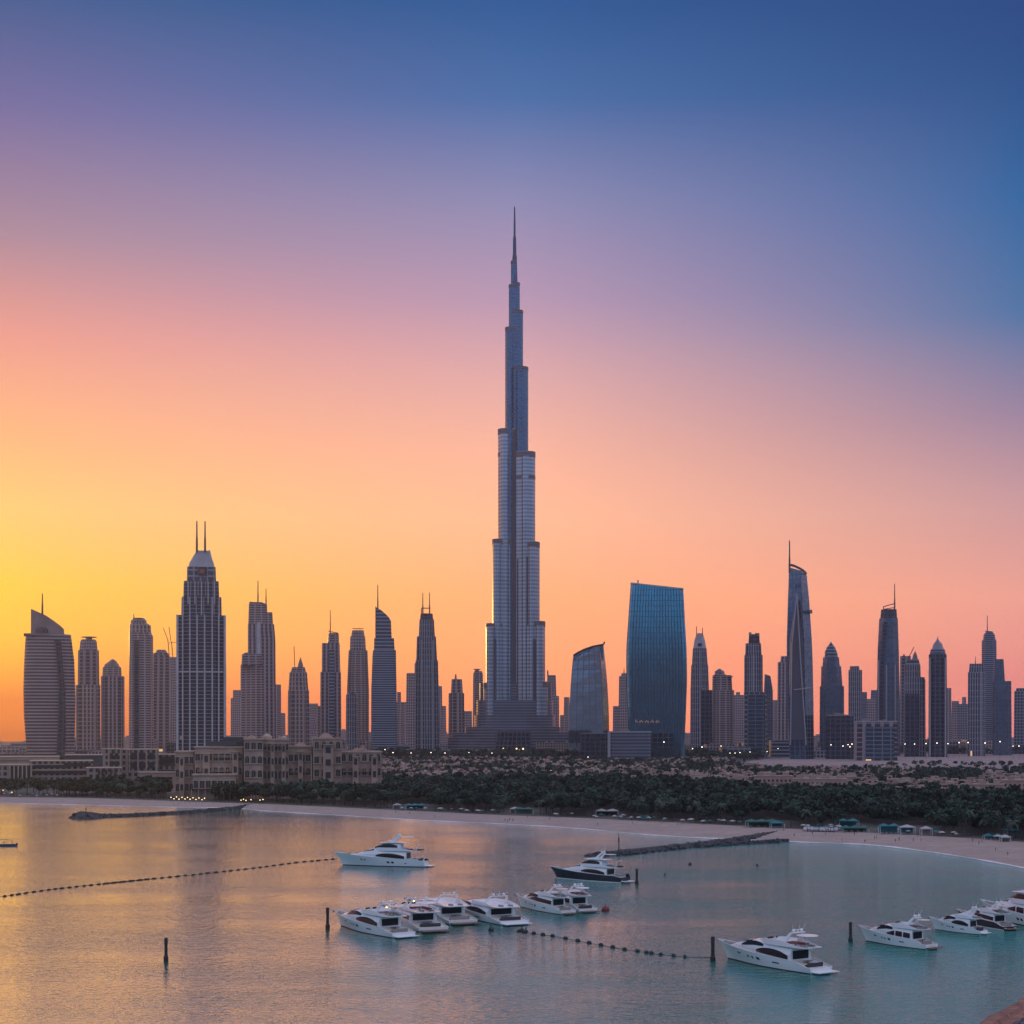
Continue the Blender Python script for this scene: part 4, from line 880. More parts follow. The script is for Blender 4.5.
block('resort_building', 'wide low resort block with long shaded terraces below the bulging tower', 31, 92, 761.5, 1500, 45, 'beige_low', [('window_band', 34, 68, 765, 768), ('window_band', 34, 90, 771, 774), ('window_band', 64, 90, 762.8, 766.5), ('terrace_edge', 31, 92, 769, 770.5)])
block('resort_building', 'flat upper resort deck behind the columned block at the far left', -30, 58, 757.5, 1600, 60, STONE, [('terrace_edge', -10, 58, 759, 760)])
block('resort_building', 'dark-roofed hall between the two terraced resort blocks', 66, 105, 755.5, 1620, 50, DROOF)
block('resort_building', 'squat sandstone resort block with three storeys of dark openings left of the hotel', 87, 121, 768.5, 1400, 30, 'beige_low', [('opening', x, x+2.2, t_, t_+4.4) for x in (98, 101.5, 105, 110, 114) for t_ in (770, 777)])
block('resort_building', 'taller sandstone resort block with big framed openings left of the hotel', 103, 121, 749.5, 1440, 30, 'beige_low', [('opening', x, x+3, t_, t_+6) for x in (110, 115) for t_ in (753, 761)]+[('pilaster', 108, 109, 749.5, 770), ('pilaster', 119.6, 120.8, 749.5, 770)])
block('resort_building', 'broad resort block with square bays, directly left of the beach hotel', 120, 158, 750, 1460, 36, 'beige_low', [('opening', x, x+6, t_, t_+6.5) for x in (131, 139, 148) for t_ in (752.5, 762)]+[('pilaster', x, x+1, 750, 772) for x in (122, 129.2, 137.4, 146, 155.4)])
block('resort_building', 'low dark-roofed wing joining the resort to the beach hotel', 157, 182, 755, 1500, 36, 'beige_low', [('opening', 160, 180, 756.5, 765), ('window_band', 158, 181, 770, 773)])
block('resort_building', 'pale low wall building in front of the broad resort block', 139, 180, 773, 1350, 16, STONE, [('window_band', 150, 172, 777, 779)])

# ------------------------------------------------------------------ villas
VW = [mat('villa_wall_pink', (.44, .29, .23), .9, noise=.2, nscale=.2), mat('villa_wall_sand', (.36, .26, .20), .9, noise=.2, nscale=.2), mat('villa_wall_pale', (.50, .37, .31), .9, noise=.2, nscale=.2)]
def villa_bm(seed, win=True):
    rnd = random.Random(seed); b = MB(); w_, d, h = rnd.uniform(12, 17), rnd.uniform(10, 14), rnd.uniform(6.2, 7.2)
    w2 = w_*rnd.uniform(.35, .5); parts = {}
    a = MB(); a.box((0, 0, h/2), (w_, d, h)); a.box((-w_/2+w2/2, -1, h+1.3), (w2, d*.6, 2.8)); a.box((w_/2-1.6, -d/2-1.2, 1.6), (3.2, 2.4, 3.2))
    parts['wall'] = a
    p = MB()
    for sx, sy, lx_, ly_ in ((0, -1, w_+.4, .5), (0, 1, w_+.4, .5), (-1, 0, .5, d-.2), (1, 0, .5, d-.2)): p.box((sx*w_/2, sy*d/2, h+.35), (lx_, ly_, .8))
    p.box((-w_/2+w2/2, -1, h+2.95), (w2+.6, d*.6+.6, .4)); parts['parapet'] = p
    ws = []
    for k in range(2):
        for i in range(4):
            if rnd.random() < .15: continue
            q = MB(); ww = rnd.choice((1.6, 2.0, 2.8)); q.box((-w_/2+(i+.5)*w_/4, -d/2-.03, 1.7+k*3.1), (ww, .2, 2.4)); ws.append(q)
    q = MB(); q.box((-w_/2+w2/2, -1-d*.3-.03, h+1.5), (w2*.5, .2, 1.6)); ws.append(q)
    parts['windows'] = ws; return parts
def villa_proto(seed, m_, parts=True):
    P_ = villa_bm(seed)
    if parts:
        root = empty('villa', (0, 0, 0)); P_['wall'].build('wall', m_, root); P_['parapet'].build('parapet', STONE2, root)
        for q in P_['windows']: q.build('window', WINM, root)
        return root
    b = MB()
    for k, src in ((0, P_['wall']), (0, P_['parapet']))+tuple((1, q) for q in P_['windows']):
        b.mi = k; b.add(src.v, src.f)
    return b.build('villa', [m_, WINM], None)
def belt_far(x):     # picture row where the wooded belt ends
    pts = [(-60, 783), (60, 782), (180, 786), (380, 789), (450, 788), (660, 790), (720, 794), (780, 801), (850, 803), (900, 804), (960, 805), (1100, 808)]
    return np.interp(x, [p[0] for p in pts], [p[1] for p in pts])
sites = []
rv = random.Random(11); tries = 0
def in_lot(x, y): return x > 735 and y < np.interp(x, [735, 770, 850, 960, 1100], [764, 770, 769.5, 770.5, 772]) and y > 751
cand = []; vtrees = []
Yr = 1150
while Yr < 3250:
    step = 24+ (Yr-1150)*.016; n_ = int(1500/11)
    for ix in range(-60, 120):
        X = ix*10.5+rv.uniform(-2.5, 2.5); Y = Yr+rv.uniform(-step*.3, step*.3); x = 512+X*F/Y; y = HZ+48*F/Y
        if x < 383 or x > 1050 or y > belt_far(x)+(4 if x > 760 else 1) or y < 758.5 or in_lot(x, y): continue
        if 918 < x < 986 and 771 < y < 786: continue              # dark grove
        if any(a-3 < x < c+3 and d-16 < Y < d+26 for a, c, d in ((754, 792, 1330), (793, 846, 1300), (962, 1003, 1240), (1004, 1050, 1260))): continue
        grove = math.sin(X*.021+Y*.004)+math.sin(X*.047-Y*.011+2)+math.sin(Y*.019+X*.006)
        if grove > .6 or rv.random() < .36: vtrees.append((Y, X)); continue
        cand.append((Y, X, x, y))
        if rv.random() < .55: vtrees.append((Y-step*.45, X+rv.uniform(-6, 6)))
    Yr += step
cand.sort()
near_p = [villa_proto(i*7+1, VW[i % 3]) for i in range(5)]
mid_p = [villa_proto(i*5+40, VW[i % 3], False) for i in range(6)]
used_p = set(); GL = 'sand-coloured villas packed behind the wooded belt'
for i, (Y, X, x, y) in enumerate(cand[:300]):
    kind = i < 90; pl = near_p if kind else mid_p; j = rv.randrange(len(pl)); src = pl[j]
    if (kind, j) in used_p: o = copy_tree(src) if kind else src.copy(); (None if kind else SC.collection.objects.link(o))
    else: o = src; used_p.add((kind, j))
    o.location = (X, Y, 2); o.rotation_euler[2] = rv.choice((0, 0, .2, -.25, R(90), .5)); s_ = rv.uniform(.66, .92) if Y < 1650 else rv.uniform(.45, .66); o.scale = (s_, s_, s_*rv.uniform(.95, 1.25))
    tag(o, 'flat-roofed sandy villa packed among others and trees behind the wooded belt', 'villa', GL)
for pl, kind in ((near_p, True), (mid_p, False)):
    for j, s_ in enumerate(pl):
        if (kind, j) not in used_p:
            for c_ in KIDS.get(s_.name, []): bpy.data.objects.remove(c_)
            bpy.data.objects.remove(s_)
# the rest of the villas read as one mass
b = MB()
for (Y, X, x, y) in cand[300:]:
    a = rv.choice((0, .25, -.3, .8)); w_ = rv.uniform(5, 9); h = rv.uniform(3.6, 6)
    b.mi = rv.randrange(3); b.box((X, Y, 2+h/2), (w_, 7, h), a); b.box((X+rv.uniform(-2, 2), Y+1, 2+h+.8), (w_*.4, 4, 1.8), a)
    b.mi = 3
    for k in range(3): b.box((X-w_*.3+k*w_*.3, Y-4.4, 2+h*.55), (1.9, .6, 3.2), 0)
tag(b.build('far_villas', VW+[WINM]), 'mass of tiny far villas below the towers', 'villas', kind='stuff')
print('villas', len(cand))

# a few larger apartment rows at the right, right behind the trees
ra = random.Random(5)
for (xl, xr, yt, Y, lab) in ((754, 792, 776.5, 1330, 'low pink apartment row standing left of the others behind the wooded belt'), (793, 846, 779.5, 1300, 'longest pink apartment row with arcaded ground floor behind the wooded belt'), (962, 1003, 785, 1240, 'pink apartment row with square openings behind the trees near the right edge'), (1004, 1050, 781, 1260, 'pink apartment row cut by the right edge of the view')):
    root = block('apartment_row', lab, xl, xr, yt, Y, 14, VW[0], [], 'apartments')
    n = int((xr-xl)/4.2); x0 = PX(xl, Y); x1 = PX(xr, Y)
    for i in range(n):
        x = x0+(i+.5)*(x1-x0)/n
        for k, z in enumerate((PZ(yt, Y)-3.2, PZ(yt, Y)-6.6)):
            b = MB(); b.box((x, Y-.05, z), (1.6 if k == 0 else 2.1, .3, 1.9 if k == 0 else 2.3)); b.build('window', WINM, root)
    for i in range(max(2, n//3)):
        x = x0+(i+.5)*(x1-x0)/max(2, n//3); b = MB(); b.box((x, Y+6, PZ(yt, Y)+1.7), (5, 6, 2.6)); b.build('roof_room', VW[1], root)

# ------------------------------------------------------------------ low city blocks between villas and towers
rc = random.Random(3); kk = 0
styles = ['beige_low', 'white_frame', 'slate_grid', 'mauve_stone', 'dark_glass', 'slate_band']
boxes = []
for i in range(150):
    Y = rc.uniform(3050, 4600); x = rc.uniform(-10, 1035)
    if 486 < x < 545 and Y < 3600: continue
    if x > 740 and Y < 3650 and not (770 < x < 830): Y = rc.uniform(3700, 4700)
    w_ = rc.uniform(25, 80); h = rc.uniform(9, 32) if x > 130 else rc.uniform(8, 22)
    if any(abs(PX(x, Y)-a) < (w_+c)/2+4 and abs(Y-d) < 55 for a, d, c in boxes): continue
    boxes.append((PX(x, Y), Y, w_))
    root = empty('low_city_block', (PX(x, Y), Y, 2), 0, 'low hazy city block among others between the tower feet', 'building', 'low city blocks at the feet of the towers')
    b = MB(); X = PX(x, Y); b.box((X, Y, 2+h/2), (w_, 40, h)); b.build('wall', FA[rc.choice(styles)], root)
    for k in range(3): b = MB(); b.box((X+(k-1)*w_*.3+rc.uniform(-.08, .08)*w_, Y+rc.uniform(-10, 10), 2+h+1.2), (rc.uniform(4, 9), 7, 3.2)); b.build('roof_room', M['roof'], root)
# a strip of far roofs that closes the horizon
far = []
for i in range(110):
    Y = rc.uniform(5400, 7600); x = -20+i*9.6+rc.uniform(-4, 4); h = rc.uniform(12, 55) if x > 26 else rc.uniform(4, 9)
    o_ = MB(); o_.box((PX(x, Y), Y, 2+h/2), (rc.uniform(30, 70), 40, h)); o_.box((PX(x, Y)+6, Y, 2+h+3), (14, 18, 6))
    tag(o_.build('far_block', FA['mauve_stone'], None, loc=(PX(x, Y), Y, 2)), 'small block fading into the haze on the horizon line', 'building', 'far blocks fading into the haze on the horizon')

# ------------------------------------------------------------------ trees
def crown_arrays(rnd, rx_, rz_, n, size):
    """clumps of leaf faces spread through the crown, uneven outline"""
    cl = []
    for _ in range(9): 
        a = rnd.uniform(0, 6.28); e = rnd.uniform(-.35, 1); r = rnd.uniform(.35, .78)
        cl.append((r*rx_*math.cos(a)*math.sqrt(max(.1, 1-e*e*.6)), r*rx_*math.sin(a)*math.sqrt(max(.1, 1-e*e*.6)), rz_*e*.62, rnd.uniform(.3, .5)*rx_))
    V = []; 
    for i in range(n):
        c = cl[rnd.randrange(9)]
        while True:
            p = Vector((rnd.uniform(-1, 1), rnd.uniform(-1, 1), rnd.uniform(-1, 1)))
            if p.length < 1: break
        p = p.normalized()*(p.length**.4)*c[3]
        q = Vector((c[0], c[1], c[2]))+Vector((p.x, p.y, p.z*.75))
        u = Vector((rnd.gauss(0, 1), rnd.gauss(0, 1), rnd.gauss(0, .6))).normalized(); v = u.orthogonal().normalized()
        v = (v+u.cross(v)*rnd.uniform(-1, 1)).normalized(); s_ = size*rnd.uniform(.6, 1.3)
        V += [q-u*s_-v*s_*.6, q+u*s_-v*s_*.6, q+u*s_*.8+v*s_*.6, q-u*s_*.7+v*s_*.6]
    return V
def tree_proto(seed):
    rnd = random.Random(seed); h = rnd.uniform(7, 10); rx_ = rnd.uniform(3.6, 5); rz_ = rnd.uniform(2.8, 3.8)
    root = empty('broadleaf_tree', (0, 0, 0))
    b = MB(); V = crown_arrays(rnd, rx_, rz_, 420, .55)
    for i in range(0, len(V), 4): b.quad([(p.x, p.y, p.z+h-rz_*.55) for p in V[i:i+4]])
    b.build('crown', M['foliage'], root)
    b = MB(); b.tube((0, 0, -.3), (.2, .1, h*.5), .32, .2, 6)
    for k in range(4): a = k*1.6+rnd.random(); b.tube((.2, .1, h*.42), (math.cos(a)*1.9, math.sin(a)*1.9, h*.75), .15, .06, 5)
    b.build('trunk', M['bark'], root); return root
def palm_proto(seed):
    rnd = random.Random(seed); h = rnd.uniform(7.5, 10.5); root = empty('palm_tree', (0, 0, 0)); lx_, ly_ = rnd.uniform(-.8, .8), rnd.uniform(-.8, .8)
    b = MB(); pz = 0; p = Vector((0, 0, -.3))
    for k in range(5): q = Vector((lx_*((k+1)/5)**2, ly_*((k+1)/5)**2, h*(k+1)/5)); b.tube(p, q, .26-.02*k, .24-.02*k, 7, False); p = q
    b.build('trunk', M['bark'], root)
    b = MB()
    for k in range(22):
        a = k*2.4; up = rnd.uniform(-.5, .95); L = rnd.uniform(2.8, 3.6); d = Vector((math.cos(a), math.sin(a), 0)); s_ = Vector((-d.y, d.x, 0)); prev = None
        for j in range(6):
            t_ = j/5; c = Vector((lx_, ly_, h))+d*L*t_*math.cos(up*.7)+Vector((0, 0, L*(up*t_-1.0*t_*t_))); w_ = .48*math.sin(math.pi*min(.97, t_+.08))
            cur = (c-s_*w_-Vector((0, 0, w_*.6)), c, c+s_*w_-Vector((0, 0, w_*.6)))
            if prev: b.quad([prev[0], prev[1], cur[1], cur[0]]); b.quad([prev[1], prev[2], cur[2], cur[1]])
            prev = cur
    b.build('crown', M['palmleaf'], root); return root
rt = random.Random(21)
tp = [tree_proto(i) for i in range(7)]; pp = [palm_proto(i+50) for i in range(4)]
# belt positions along the back of the beach: rank 0 is the row next to the sand
def back_row(x): return np.interp(x, [p[0] for p in BL], [p[1] for p in BL])
spots = []; seen = set()
def clear(x, y): return not (176 < x < 262 and y < 799.5 and y > 780)
hot = lambda x, y: 178 < x < 384 and (HZ+48*F/YH+1.2) > y   # hotel footprint
allp = []
for iy in range(160):
    Yr = 640+iy*7.2
    for ix in range(-90, 110):
        X = ix*7.4+rt.uniform(-2.6, 2.6); Y = Yr+rt.uniform(-2.6, 2.6); x = 512+X*F/Y; y = HZ+48*F/Y
        if x < -70 or x > 1080: continue
        br = back_row(x)
        if y > br-1.0 or y < belt_far(x): continue
        if hot(x, y) or (x < 183 and Y > 1335): continue
        if 168 < x < 210 and y > 792: continue
        if x < 50 and rt.random() < .35: continue
        if 595 < x < 620 and y > 812 or 510 < x < 540 and y > 808 or 398 < x < 432 and y > 804: continue
        if 752 < x < 790 and y > 820 or 868 < x < 935 and y > 826 or 838 < x < 868 and y > 823: continue
        allp.append((Y, X, x, y))
allp.sort()
# rank the trees by how near they stand to the open front edge
allp.sort(key=lambda q: back_row(q[2])-q[3]+rt.uniform(0, 1.2))
front = allp[:300]; rest = allp[300:]
used_t = set()
for i, (Y, X, x, y) in enumerate(front):
    palm = rt.random() < (.45 if x > 600 else .2); pl = pp if palm else tp; j = rt.randrange(len(pl)); src = pl[j]
    if (palm, j) in used_t: o = copy_tree(src)
    else: o = src; used_t.add((palm, j))
    o.location = (X, Y, 2); o.rotation_euler[2] = rt.uniform(0, 6.28); s_ = rt.uniform(.8, 1.2); o.scale = (s_, s_, s_*rt.uniform(.85, 1.15))
    if palm: tag(o, 'slender palm in the front row of the belt beside the sand', 'palm tree', 'palms along the back of the beach')
    else: tag(o, 'dark round-crowned tree in the front row of the belt beside the sand', 'tree', 'trees along the back of the beach')
def mass(name, pts, label, nq, size, sc=(.85, 1.3)):
    protos = []
    for k in range(8):
        rnd = random.Random(900+k); rx_, rz_, h = rnd.uniform(3.6, 5.2), rnd.uniform(3, 4), rnd.uniform(7, 10)
        V = np.array([(p.x, p.y, p.z+h-rz_*.55) for p in crown_arrays(rnd, rx_, rz_, nq, size)], dtype=np.float32); protos.append(V)
    out = []
    for (Y, X) in pts:
        V = protos[rt.randrange(8)]; a = rt.uniform(0, 6.28); ca, sa = math.cos(a), math.sin(a); s_ = rt.uniform(*sc)
        U = np.empty_like(V); U[:, 0] = (V[:, 0]*ca-V[:, 1]*sa)*s_+X; U[:, 1] = (V[:, 0]*sa+V[:, 1]*ca)*s_+Y; U[:, 2] = V[:, 2]*s_*rt.uniform(.85, 1.2)+1.6; out.append(U)
    A = np.concatenate(out); n = len(A); me = bpy.data.meshes.new(name)
    me.vertices.add(n); me.vertices.foreach_set('co', A.ravel()); me.loops.add(n); me.loops.foreach_set('vertex_index', np.arange(n, dtype=np.int32))
    me.polygons.add(n//4); me.polygons.foreach_set('loop_start', np.arange(0, n, 4, dtype=np.int32)); me.polygons.foreach_set('loop_total', np.full(n//4, 4, dtype=np.int32))
    me.materials.append(M['foliage']); me.update(calc_edges=True)
    o = bpy.data.objects.new(name, me); SC.collection.objects.link(o); tag(o, label, 'trees', kind='stuff'); print(name, len(pts), n//4)
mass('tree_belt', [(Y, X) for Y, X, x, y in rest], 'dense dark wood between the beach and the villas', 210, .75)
# trees among the villas and round the tower feet
pts = []
pts += vtrees
for _ in range(230):
    y = rt.uniform(771, 785); x = rt.uniform(916, 988); Y = F*48/(y-HZ); pts.append((Y, PX(x, Y)))
for (x0, x1, y0, y1, n) in ((840, 880, 771, 776, 60), (690, 740, 764, 771, 70), (560, 650, 766, 771, 90), (460, 520, 767, 772, 60), (600, 760, 759, 762, 120), (1000, 1040, 770, 778, 40), (690, 720, 772, 782, 30), (745, 756, 776, 790, 26), (610, 640, 776, 788, 40), (880, 1040, 765.5, 768, 60)):
    for _ in range(n):
        y = rt.uniform(y0, y1); x = rt.uniform(x0, x1); Y = F*48/(y-HZ); pts.append((Y, PX(x, Y)))
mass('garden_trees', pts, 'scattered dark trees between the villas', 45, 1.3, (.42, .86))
pts = []
for _ in range(1500):
    x = rt.uniform(375, 1040); Y = rt.uniform(2950, 3350) if x < 760 else rt.uniform(3650, 4000); pts.append((Y, PX(x, Y)))
for _ in range(420):
    x = rt.uniform(-10, 185); Y = rt.uniform(1650, 2100); pts.append((Y, PX(x, Y)))
mass('city_trees', pts, 'dark band of street trees below the towers', 60, 1.8, (1.0, 1.6))

# ------------------------------------------------------------------ lamps
def lamp_proto():
    root = empty('high_mast_lamp', (0, 0, 0)); b = MB(); b.tube((0, 0, 0), (0, 0, 26.5), .45, .25, 6); b.build('pole', M['dmetal'], root)
    b = MB(); b.lathe((0, 0, 26.3), [(.4, 0), (1.9, .2), (1.9, .5), (.3, .9)], 10); b.build('lamp_ring', M['dmetal'], root)
    b = MB(); b.ball((0, 0, 25.7), 1.25, 8, 6, (1, 1, .75)); b.build('lamp_head', M['lampw'], root); return root
lp = lamp_proto(); first = True
lamps = [(896.7,744,3000),(905,744,3050),(914.6,744,3000),(926,743.6,3000),(937,743,3000),(948,743.6,3000),(959,742.6,3000),(968,742.4,3000),(985,743,3050),(1000,741.6,3000),(1013,746,3000),(1019,746,3000),(778,748.5,3100),(767,751.5,3000),(831,744.8,3000),(812,746,3100),(721,746,3000),(702,747,2700),(692.5,748.6,2700),
  (843,746,2900),(848,744.6,2900),(852,744,2900),(855.5,745,2900),(850,746.8,2800),(859,745.5,2950),(385,749.5,2700),(393,752.5,2500),(411,753,2600),(431,752.5,2600),(445,753,2600),(469,752.5,2700),(492,753,2700),(588,757,2500),(730,753,2700),(735,753,2700),(740,752.6,2700),(750,752,2800),(664,742,2700)]
for x, y, Y in lamps:
    z = PZ(y, Y); o = lp if first else copy_tree(lp); first = False
    s_ = (z-2)/25.7 if z > 8 else .4; o.location = (PX(x, Y), Y, 2); o.scale = (rc.uniform(.45, .7),)*2+(s_,)
    tag(o, 'tall lit mast lamp along the road below the towers', 'street lamp', 'lit mast lamps below the towers')
def garden_lamp():
    root = empty('garden_lamp', (0, 0, 0)); b = MB(); b.tube((0, 0, 0), (0, 0, 3.2), .09, .07, 6); b.build('pole', M['dmetal'], root)
    b = MB(); b.ball((0, 0, 3.5), .30, 8, 6); b.build('lamp_globe', M['lampy'], root)
    b = MB(); b.lathe((0, 0, 3.9), [(.45, 0), (.2, .15), (.05, .25)], 8); b.build('lamp_cap', M['dmetal'], root); return root
gp = garden_lamp(); first = True
for x, y in [(171,798.5),(174,800),(176.5,798),(179,800.4),(182,798.5),(185,800.2),(187.5,798.6),(190,800.5),(193,799),(196,800.8),(199,799.2),(202,801),(204.5,799.4),(241,801.5),(243.5,800.6),(246,801.8),(251,801),(260,801.4),(263,800.8),(206,786.8),(213,786.8),(398,795),(404,797),(538,779),(551,771),(3,791),(12,793)]:
    p = G(x, y+4, 2); o = gp if first else copy_tree(gp); first = False; o.location = p; s_ = 1+max(0, p.y-1250)/1500; o.scale = (s_, s_, s_)
    tag(o, 'small warm globe lamp glowing in the gardens behind the beach', 'garden lamp', 'warm garden lamps behind the beach')

# ------------------------------------------------------------------ beach club
def umbrella_proto(m_, nm='beach_umbrella'):
    root = empty(nm, (0, 0, 0)); b = MB(); b.tube((0, 0, 0), (0, 0, 2.7), .05, .04, 6); b.build('pole', M['dmetal'], root)
    b = MB(); b.lathe((0, 0, 2.1), [(1.7, 0), (1.72, .06), (.9, .48), (.08, .75), (.03, .9)], 8); b.build('canopy', m_, root); return root
ups = {'w': umbrella_proto(M['umbw']), 't': umbrella_proto(M['umbt']), 'g': umbrella_proto(M['umbg'])}; usedu = set()
ru = random.Random(4)
for i in range(110):
    x = ru.choice((ru.uniform(400, 660), ru.uniform(620, 740), ru.uniform(790, 1022), ru.uniform(2, 60))); k = ru.choice('wwwtg'); o = ups[k] if k not in usedu else copy_tree(ups[k]); usedu.add(k)
    o.location = G(x, back_row(x)+ru.uniform(-1.6, .7), 2); o.scale = (ru.uniform(.65, 1.0),)*3
    cn = {'w': 'white', 't': 'teal', 'g': 'green'}[k]
    tag(o, cn+' canvas umbrella at the back of the beach under the trees', 'beach umbrella', cn+' umbrellas at the back of the beach')
def marquee(label, x, y, w_, d, h, m_, peaks=2, side=None, cat='tent'):
    h *= .8
    p = G(x, y, 2); root = empty('beach_tent', p, 0, label, cat)
    for sx in (-1, 1):
        for sy in (-1, 1): b = MB(); b.tube((p.x+sx*w_/2*.96, p.y+sy*d/2*.96, 2), (p.x+sx*w_/2*.96, p.y+sy*d/2*.96, 2+h), .1, n=6); b.build('post', M['white'], root)
    for i in range(peaks):
        cx_ = p.x-w_/2+(i+.5)*w_/peaks; ww = w_/peaks/2
        b = MB(); vs = [(cx_-ww, p.y-d/2, 2+h), (cx_+ww, p.y-d/2, 2+h), (cx_+ww, p.y+d/2, 2+h), (cx_-ww, p.y+d/2, 2+h), (cx_, p.y, 2+h+1.1)]
        vs += [(cx_-ww, p.y-d/2, 1.6+h), (cx_+ww, p.y-d/2, 1.6+h), (cx_+ww, p.y+d/2, 1.6+h), (cx_-ww, p.y+d/2, 1.6+h)]
        b.add(vs, [(0,1,4),(1,2,4),(2,3,4),(3,0,4),(5,6,1,0),(6,7,2,1),(7,8,3,2),(8,5,0,3)]); b.build('canopy', m_, root)
    b = MB(); b.box((p.x, p.y+d/2-.4, 2+h*.45), (w_*.9, .2, h*.8)); b.build('back_panel', side or M['umbw'], root)
    b = MB()
    for i in range(4): b.box((p.x-w_*.35+i*w_*.23, p.y, 2.45), (1.4, .9, .9))
    b.build('counter', M['cush'], root); return root
marquee('teal twin-peaked tents in front of the trees right of the beach hotel', 415, 809.5, 12, 8, 3.6, M['umbt'], 3, M['umbt'])
marquee('small white tent left of the teal twin-peaked tents', 397, 808.5, 5, 5, 3, M['umbw'], 1)
marquee('green and white pavilion at the beach below the great spire', 524, 813.5, 11, 8, 3.6, M['umbg'], 2)
marquee('white peaked tent joined to the left of the green pavilion', 515, 812.8, 6, 7, 3.2, M['umbw'], 1)
marquee('white-roofed beach hall under the sail-shaped glass building', 607, 815.5, 13, 8, 3.6, M['umbw'], 2, M['umbg'])
marquee('long green tent near the landward end of the breakwater', 762, 827, 16, 9, 3.8, M['umbg'], 3, M['umbg'])
marquee('teal-topped shelter beside the long green tent', 777, 828, 7, 6, 3.4, M['umbt'], 1, M['umbt'])
marquee('teal canopy raised behind the parked cars', 848, 828.5, 10, 6, 5.0, M['umbt'], 2, M['umbt'])
marquee('dark green windbreak tent right of the raised teal canopy', 855, 832, 13, 5, 2.8, M['umbg'], 3, M['umbg'])
marquee('tall bright teal screen tent in the middle of the right-hand beach', 889, 834, 9.5, 4, 5.0, M['umbt'], 2, M['umbt'])
marquee('pale framed beach bar right of the tall teal tent', 907, 834.6, 7, 4, 4.6, M['umbw'], 1, M['umbt'])
marquee('small white awning between two beach bars on the right', 926, 835.5, 5, 4, 4.2, M['umbw'], 1, M['cush'])
marquee('low teal screen near the palms on the right-hand beach', 993, 839.5, 9, 3, 2.2, M['umbt'], 2, M['umbt'])
marquee('teal peaked tent at the right edge above the beach', 1015, 838, 9, 6, 4.6, M['umbt'], 1, M['umbw'])
marquee('white round-peaked tent on the right-hand beach edge', 1005, 841.5, 4, 4, 2.6, M['umbw'], 1)
def car_proto(m_):
    root = empty('parked_car', (0, 0, 0)); b = MB(); pts = [(-2.3, .35), (2.3, .35), (2.35, .8), (1.5, 1.0), (.8, 1.5), (-1.2, 1.5), (-2.0, 1.05), (-2.35, .95)]
    b.prism(pts, -.9, .9); b.build('body', m_, root)
    b = MB(); b.prism([(-1.75, 1.02), (1.3, 1.02), (.75, 1.44), (-1.15, 1.44)], -.93, .93); b.build('window_band', M['glassb'], root)
    for sx in (-1.4, 1.4):
        for sy in (-.85, .85): b = MB(); b.tube((sx, sy-.12, .34), (sx, sy+.12, .34), .34, n=12); b.build('wheel', M['black'], root)
    return root
cps = [(car_proto(mat('white_car_paint', (.45, .45, .45), .3)), 'white'), (car_proto(mat('silver_paint', (.4, .4, .42), .3, .5)), 'silver')]; uc = set()
for i in range(22):
    k = 0 if i % 3 else 1; src, cn = cps[k]; o = copy_tree(src) if k in uc else src; uc.add(k)
    x = 806+ (i % 11)*2.9+ru.uniform(-.5, .5); o.location = G(x, 829.6+(i//11)*1.2+(x-806)*.03, 2); o.rotation_euler[2] = ru.uniform(1.2, 1.9); o.scale = (1.05,)*3
    tag(o, cn+' car parked in the rows between the trees and the beach', 'car', cn+' cars parked behind the beach')
# people on the sand: one continuous skinned body each
def person_mesh(stride):
    me = bpy.data.meshes.new('person'); V = [(0,0,.95),(0,0,1.2),(0,0,1.42),(0,0,1.52),(0,.01,1.66),(.1,0,.88),(.11,stride*.5,.48),(.11,stride,.06),(.11,stride-.14,.04),(-.1,0,.88),(-.11,-stride*.4,.48),(-.11,-stride,.06),(-.11,-stride-.14,.04),(.19,0,1.4),(.25,-stride*.4,1.12),(.27,-stride*.8-.06,.86),(-.19,0,1.4),(-.25,stride*.4,1.12),(-.27,stride*.8-.06,.86)]
    E = [(0,1),(1,2),(2,3),(3,4),(0,5),(5,6),(6,7),(7,8),(0,9),(9,10),(10,11),(11,12),(2,13),(13,14),(14,15),(2,16),(16,17),(17,18)]
    me.from_pydata(V, E, []); o = bpy.data.objects.new('person', me); SC.collection.objects.link(o)
    md = o.modifiers.new('skin', 'SKIN'); rad = [.13,.13,.14,.06,.10,.09,.06,.045,.04,.09,.06,.045,.04,.06,.042,.035,.06,.042,.035]
    for i, r in enumerate(rad): me.skin_vertices[0].data[i].radius = (r, r)
    me.skin_vertices[0].data[0].use_root = True
    o.modifiers.new('sub', 'SUBSURF').levels = 1
    dg = bpy.context.evaluated_depsgraph_get(); dg.update(); nm = bpy.data.meshes.new_from_object(o.evaluated_get(dg)); bpy.data.objects.remove(o); nm.materials.clear(); nm.materials.append(M['skin']); return nm
try:
    pms = [person_mesh(.05), person_mesh(.2)]
    for i in range(34):
        x = ru.uniform(390, 1015); t_ = ru.uniform(.05, .75); q = np.interp(x, [p[0] for p in WL], [p[1] for p in WL]); y = back_row(x)*(1-t_)+q*t_
        o = bpy.data.objects.new('person', pms[i % 2]); SC.collection.objects.link(o); o.location = G(x, y, 1.5 if t_ > .4 else 1.85); o.rotation_euler[2] = ru.uniform(0, 6.28)
        if t_ > .4: o.location.z = .45+ (1-t_)/.6*1.0
        tag(o, 'tiny figure in dark clothes walking or standing on the sand', 'person', 'people on the beach')
except Exception as e: print('person failed', e)

